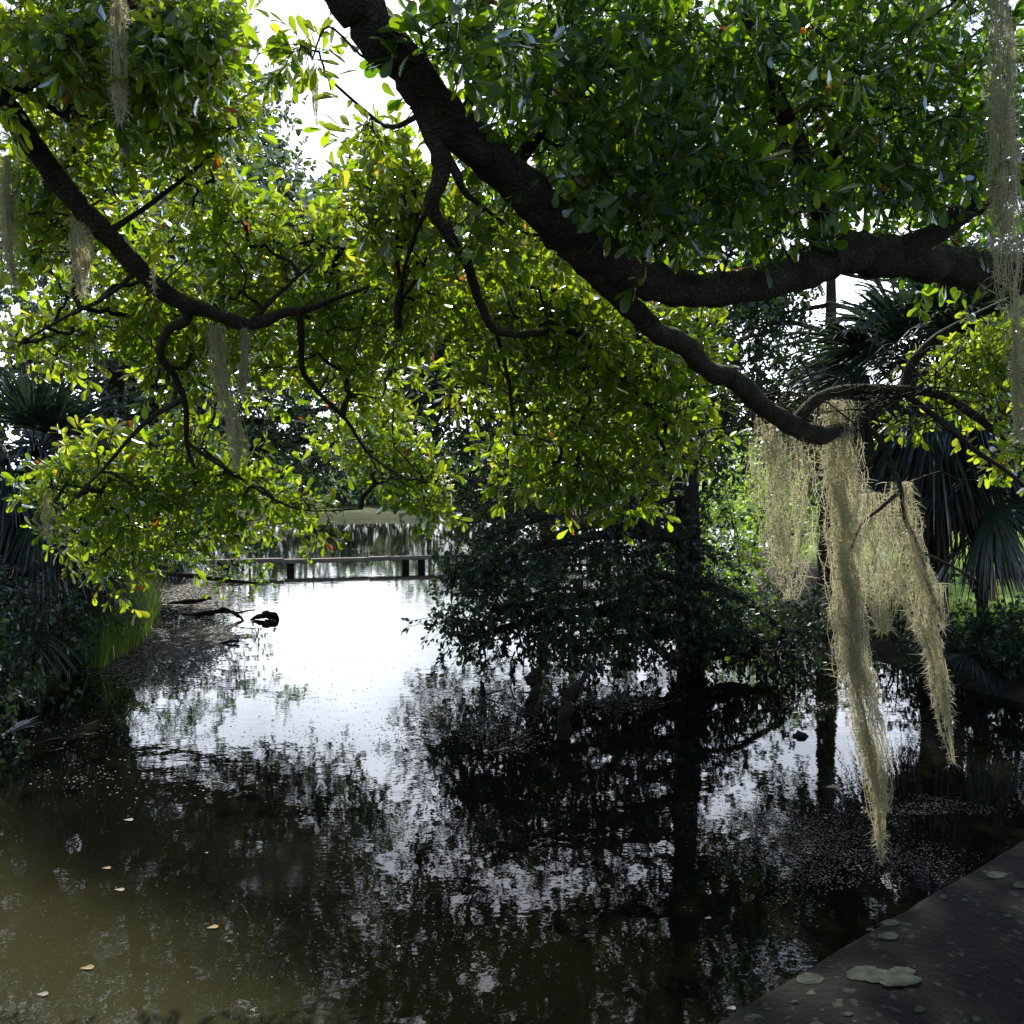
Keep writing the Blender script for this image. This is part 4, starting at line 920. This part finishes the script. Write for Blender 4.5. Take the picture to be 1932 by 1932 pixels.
wet('fallen_branch', 'dark thin log on the scum closest to the timber rail', 'branch', [[(300, 1140, 21.5, .05), (350, 1137, 21.4, .06), (400, 1128, 21.6, .03)]], G3)
G4 = 'dark stumps and snags standing in the middle of the pond'
wet('driftwood_snag', 'twisted dark snag with a bulge standing in the bright water', 'snag', [
    [(1006, 1352, 11.3, .05), (1002, 1325, 11.3, .065), (1010, 1300, 11.3, .05), (1003, 1282, 11.3, .06), (1010, 1262, 11.3, .02)], [(1004, 1308, 11.3, .012), (975, 1306, 11.3, .006)]], G4)
wet('driftwood_snag', 'thicker dark snag under the lowest bough, tall and crooked', 'snag', [
    [(1066, 1400, 10.2, .06), (1063, 1360, 10.2, .065), (1072, 1320, 10.3, .055), (1092, 1290, 10.4, .04), (1110, 1265, 10.6, .02)], [(1072, 1320, 10.3, .03), (1055, 1295, 10.3, .012)]], G4)
wet('driftwood_snag', 'little dark stub left of the twisted snag', 'snag', [[(912, 1316, 12.2, .03), (911, 1300, 12.2, .035), (908, 1284, 12.2, .012)], [(914, 1312, 12.2, .012), (950, 1300, 12.2, .008)]], G4)
wet('driftwood_snag', 'slim dark snag right of the thick one', 'snag', [[(1160, 1375, 10.7, .012), (1166, 1340, 10.7, .018), (1170, 1300, 10.8, .012)]], G4)
wet('driftwood_snag', 'dark round lump just breaking the water far right of the snags', 'snag', [[(1500, 1392, 10.3, .03), (1512, 1390, 10.3, .05), (1524, 1392, 10.3, .02)]], G4)
# drooping dead tips under the pond tree
pt = [o for o in bpy.data.objects if o.get('label', '').startswith('dark green tree standing in the pond')][0]
for k in range(46):
    px = 860 + rng.random() * 640; a = at(px, 1195 + rng.random() * 40, 12.6 + rng.random() * 1.0); ln = .15 + .5 * rng.random() ** 2
    b = a + np.array([rng.normal() * .06, rng.normal() * .05, -ln]); b[2] = max(b[2], .01)
    mb = MB(); tube(mb, [a, (a + b) / 2 + rng.normal(size=3) * .02, b], [.014, .011, .005], 5)
    pos = a + (b - a) * rng.random((7, 1)); dd = np.tile([0, 0, -1.], (7, 1)) + rng.normal(size=(7, 3)) * .35
    leaves(mb, pos, dd, rng.normal(size=(7, 3)), .09 * (.6 + rng.random(7)), rng.random(7) * .3, 'hex')
    mb.build('dead_twig', M['wet_wood'], pt)

# ------------------------------------------------------------------ timber rail across the pond
def timber_rail():
    y0, y1 = 27.6, 32.0; x0, x1 = pX(190, 27.6), pX(1130, 32.0)
    root = empty('timber_rail', (x0, y0, 0), 'long low weathered timber rail on short posts crossing the far end of the open water', 'rail')
    ang = math.atan2(y1 - y0, x1 - x0); L = math.hypot(x1 - x0, y1 - y0)
    mb = MB(); 
    seg = 6
    for k in range(seg):
        t = (k + .5) / seg; c = (x0 + (x1 - x0) * t, y0 + (y1 - y0) * t, .30 + .02 * math.sin(k * 2.1))
        box(mb, c, (L / seg - .02, .26, .12), ang + .004 * math.sin(k * 5), .5)
    o = mb.build('beam', M['dock_wood'], root, False)
    mod = o.modifiers.new('bevel', 'BEVEL'); mod.width = .015
    for px in (300, 517, 737, 768, 960):
        t = (px - 190) / (1130 - 190.); x = x0 + (x1 - x0) * t * .985 + .04; y = y0 + (y1 - y0) * t
        mb = MB(); P, R = smooth_path([(x, y, -.9), (x, y, -.2), (x, y, .245)], [.11, .11, .105], 3); tube(mb, P, R, 12, .05)
        mb.build('post', M['wet_wood'], root)
timber_rail()

# ------------------------------------------------------------------ bench on the lawn
def bench():
    x, y = pX(1945, 17), 17.0; z = gz(x, y) + .12
    root = empty('wooden_bench', (x, y, z), 'red brown plank bench on the sunlit lawn at the right edge', 'bench')
    mb = MB()
    for k in range(3): box(mb, (x, y - .15 + k * .15, z + .47), (1.7, .14, .045), .06)
    mb.build('seat', M['bench_wood'], root, False)
    for s in (-.7, .7):
        mb = MB(); box(mb, (x + s, y, z + .22), (.08, .38, .44), .06); box(mb, (x + s, y, z + .02), (.12, .5, .06), .06); mb.build('leg', M['bench_wood'], root, False)
    mb = MB(); box(mb, (x, y - .24, z + .41), (1.6, .03, .09), .06); mb.build('apron', M['bench_wood'], root, False)
bench()

# ------------------------------------------------------------------ concrete parapet and bridge deck
COP = []
def bridge():
    az = math.radians(47.5); u = np.array([math.sin(az), math.cos(az), 0]); nrm = np.array([-u[1], u[0], 0])    # nrm: out over the water
    p = at(1932, 1580, 1.57); top = 2.05
    s = (top - CAM_Z) / (p[2] - CAM_Z); q = np.array([p[0] * s, p[1] * s, 0])      # a point of the outer top edge
    root = empty('bridge_parapet', (q[0], q[1], 1.0), 'dark lichen spotted concrete parapet of the bridge crossing the lower right corner', 'parapet')
    # profile (out, z): outer face, softly rounded top, inner shoulder
    W = .245
    prof = [(0.0, -.20), (0.0, -.012), (-.002, -.003), (-.012, 0), (-.06, .004), (-.11, .004), (-.155, -.004), (-.19, -.018), (-.215, -.04), (-.232, -.07), (-.24, -.11), (-.24, -.20)]
    L0, L1, n = -7.0, 8.2, 380
    ls = np.linspace(L0, L1, n); V = []
    for l_ in ls:
        for (a, z) in prof:
            V.append(q + u * l_ + nrm * a + np.array([0, 0, top + z]) + (rng.normal(size=3) * .0006))
    k = len(prof); F = []
    for i in range(n - 1):
        for j in range(k):
            j2 = (j + 1) % k; F.append([i * k + j, i * k + j2, (i + 1) * k + j2, (i + 1) * k + j])
    mb = MB(); mb.add(V, F); coping = mb.build('coping', M['concrete'], root, True); COP.append(coping)
    mb = MB(); c = q + u * .6 + nrm * -.12 + np.array([0, 0, (1.02 + top - .20) / 2]); box(mb, c, (15.0, .17, top - .203 - 1.0), math.pi / 2 - az); mb.build('wall', M['concrete'], root, False)
    # large lichen rosettes on the coping
    def ztop(a):
        xs = [-p_[0] for p_ in prof[2:]]; zs = [p_[1] for p_ in prof[2:]]
        return float(np.interp(-a, xs, zs))
    def lichen(px, py, rpx, rpy, lobes=1):
        mb = MB()
        for (ox, oy, sc_) in ([(0, 0, 1)] if lobes == 1 else [(-.55, -.25, .55), (-.2, -.05, .5), (.15, .05, .45), (.5, -.3, .38), (.62, .3, .42), (.25, .45, .36)]):
            cx, cy = px + ox * rpx, py + oy * rpy
            m = 44; ring = []
            ph = rng.random(3) * 6
            for j in range(m):
                a = 2 * math.pi * j / m; rr = sc_ * (1 + .05 * math.sin(3 * a + ph[0]) + .04 * math.sin(7 * a + ph[1]) + .03 * math.sin(13 * a + ph[2]) + rng.normal() * .02)
                ring.append((cx + rpx * rr * math.cos(a), cy + rpy * rr * math.sin(a)))
            pts = []
            for f in (1., .8, .4, 0.02):
                for (a, b) in ring:
                    aa = cx + (a - cx) * f; bb = cy + (b - cy) * f
                    w = at(aa, bb, 1.0); z = top
                    for it in range(3):
                        s = (z - CAM_Z) / (w[2] - CAM_Z); X = np.array([w[0] * s, w[1] * s, 0]); off = float((X - q) @ nrm); z = top + ztop(min(off, -.004))
                    pts.append([X[0], X[1], z + (.0012 if f == 1. else .0020 if f > .5 else .0017) + lift[0]])
            lift[0] += .00035
            F = []
            for r_ in range(3):
                for j in range(m): F.append([r_ * m + j, r_ * m + (j + 1) % m, (r_ + 1) * m + (j + 1) % m, (r_ + 1) * m + j])
            F3 = [[3 * m, 3 * m + j, 3 * m + j + 1] for j in range(1, m - 1)]
            mb.add(pts, F, F3)
        mb.build('lichen_patch', M['lichen'], coping)
    for a in ((1668, 1845, 66, 26, 6), (1528, 1848, 26, 11), (1680, 1743, 17, 7), (1676, 1767, 20, 7.5), (1880, 1652, 20, 7), (1926, 1671, 15, 6), (1780, 1693, 8, 4), (1530, 1876, 9, 4), (1843, 1922, 10, 5), (1420, 1920, 16, 5),
              (1600, 1915, 10, 4), (1735, 1906, 10, 6), (1540, 1935, 14, 5), (1820, 1700, 7, 3), (1640, 1755, 6, 3), (1500, 1892, 7, 3), (1902, 1730, 8, 3)):
        lift = [0.]; lichen(*a)
    # deck the camera stands on
    mb = MB(); c = q + u * .6 + nrm * (-.12 - 1.35) + np.array([0, 0, .90]); box(mb, c, (15.2, 2.9, .22), math.pi / 2 - az)
    o = mb.build('bridge_deck', M['concrete'], None, False); tag(o, kind='structure')
bridge()

# ------------------------------------------------------------------ light
SUN_EL, SUN_AZ = 42.0, -3.0        # degrees above the horizon, degrees right of straight ahead
w = bpy.data.worlds.new('World'); SC.world = w; w.use_nodes = True
nt = w.node_tree; bg = nt.nodes['Background']
sky = nt.nodes.new('ShaderNodeTexSky'); sky.sky_type = 'NISHITA'; sky.sun_disc = False
sky.sun_elevation = math.radians(SUN_EL); sky.sun_rotation = math.radians(SUN_AZ)
sky.dust_density = 1.2; sky.air_density = 1.0; sky.ozone_density = 1.8
N = nt.nodes; Lk = nt.links
tc = N.new('ShaderNodeTexCoord'); sx = N.new('ShaderNodeSeparateXYZ'); Lk.new(tc.outputs['Generated'], sx.inputs[0])
mpw = N.new('ShaderNodeMapping'); mpw.inputs['Scale'].default_value = (1, 1, 2.2); Lk.new(tc.outputs['Generated'], mpw.inputs[0])
cn = N.new('ShaderNodeTexNoise'); cn.inputs['Scale'].default_value = 2.6; cn.inputs['Detail'].default_value = 7; Lk.new(mpw.outputs[0], cn.inputs[0])
cr = N.new('ShaderNodeMapRange'); cr.inputs[1].default_value = .30; cr.inputs[2].default_value = .62; Lk.new(cn.outputs[0], cr.inputs[0])
fw = N.new('ShaderNodeMapRange'); fw.interpolation_type = 'SMOOTHSTEP'; fw.inputs[1].default_value = .1; fw.inputs[2].default_value = .85; fw.inputs[3].default_value = .15; Lk.new(sx.outputs[1], fw.inputs[0])  # cloud glow strongest ahead; low level behind the camera added as fill light
cm = N.new('ShaderNodeMath'); cm.operation = 'MULTIPLY'; Lk.new(cr.outputs[0], cm.inputs[0]); Lk.new(fw.outputs[0], cm.inputs[1])
mxw = N.new('ShaderNodeMix'); mxw.data_type = 'RGBA'; mxw.inputs[7].default_value = (27, 28.5, 32, 1)
zf = N.new('ShaderNodeMapRange'); zf.interpolation_type = 'SMOOTHSTEP'; zf.inputs[1].default_value = .15; zf.inputs[2].default_value = .46; zf.inputs[3].default_value = 1; zf.inputs[4].default_value = .10
Lk.new(sx.outputs[2], zf.inputs[0]); cz = N.new('ShaderNodeMath'); cz.operation = 'MULTIPLY'; Lk.new(cm.outputs[0], cz.inputs[0]); Lk.new(zf.outputs[0], cz.inputs[1])
Lk.new(cz.outputs[0], mxw.inputs[0]); Lk.new(sky.outputs[0], mxw.inputs[6])
Lk.new(mxw.outputs[2], bg.inputs[0]); bg.inputs[1].default_value = .15
sd = bpy.data.lights.new('sun', 'SUN'); sd.energy = 5.0; sd.angle = math.radians(.5); sd.color = (1, .95, .86)
so = bpy.data.objects.new('sun', sd); COL.objects.link(so)
e, a = math.radians(SUN_EL), math.radians(SUN_AZ)
sv = Vector((math.sin(a) * math.cos(e), math.cos(a) * math.cos(e), math.sin(e)))
so.rotation_euler = sv.to_track_quat('Z', 'Y').to_euler(); so.location = (0, 0, 30)

SC.render.engine = 'CYCLES'
SC.view_settings.view_transform = 'Standard'; SC.view_settings.look = 'None'; SC.view_settings.exposure = 0; SC.view_settings.gamma = 1
c = SC.cycles; c.max_bounces = 4; c.diffuse_bounces = 3; c.glossy_bounces = 2; c.transmission_bounces = 3; c.transparent_max_bounces = 4
c.sample_clamp_indirect = 6; c.caustics_reflective = False; c.caustics_refractive = False
print('tris', sum(len(o.data.polygons) for o in bpy.data.objects if o.type == 'MESH'))
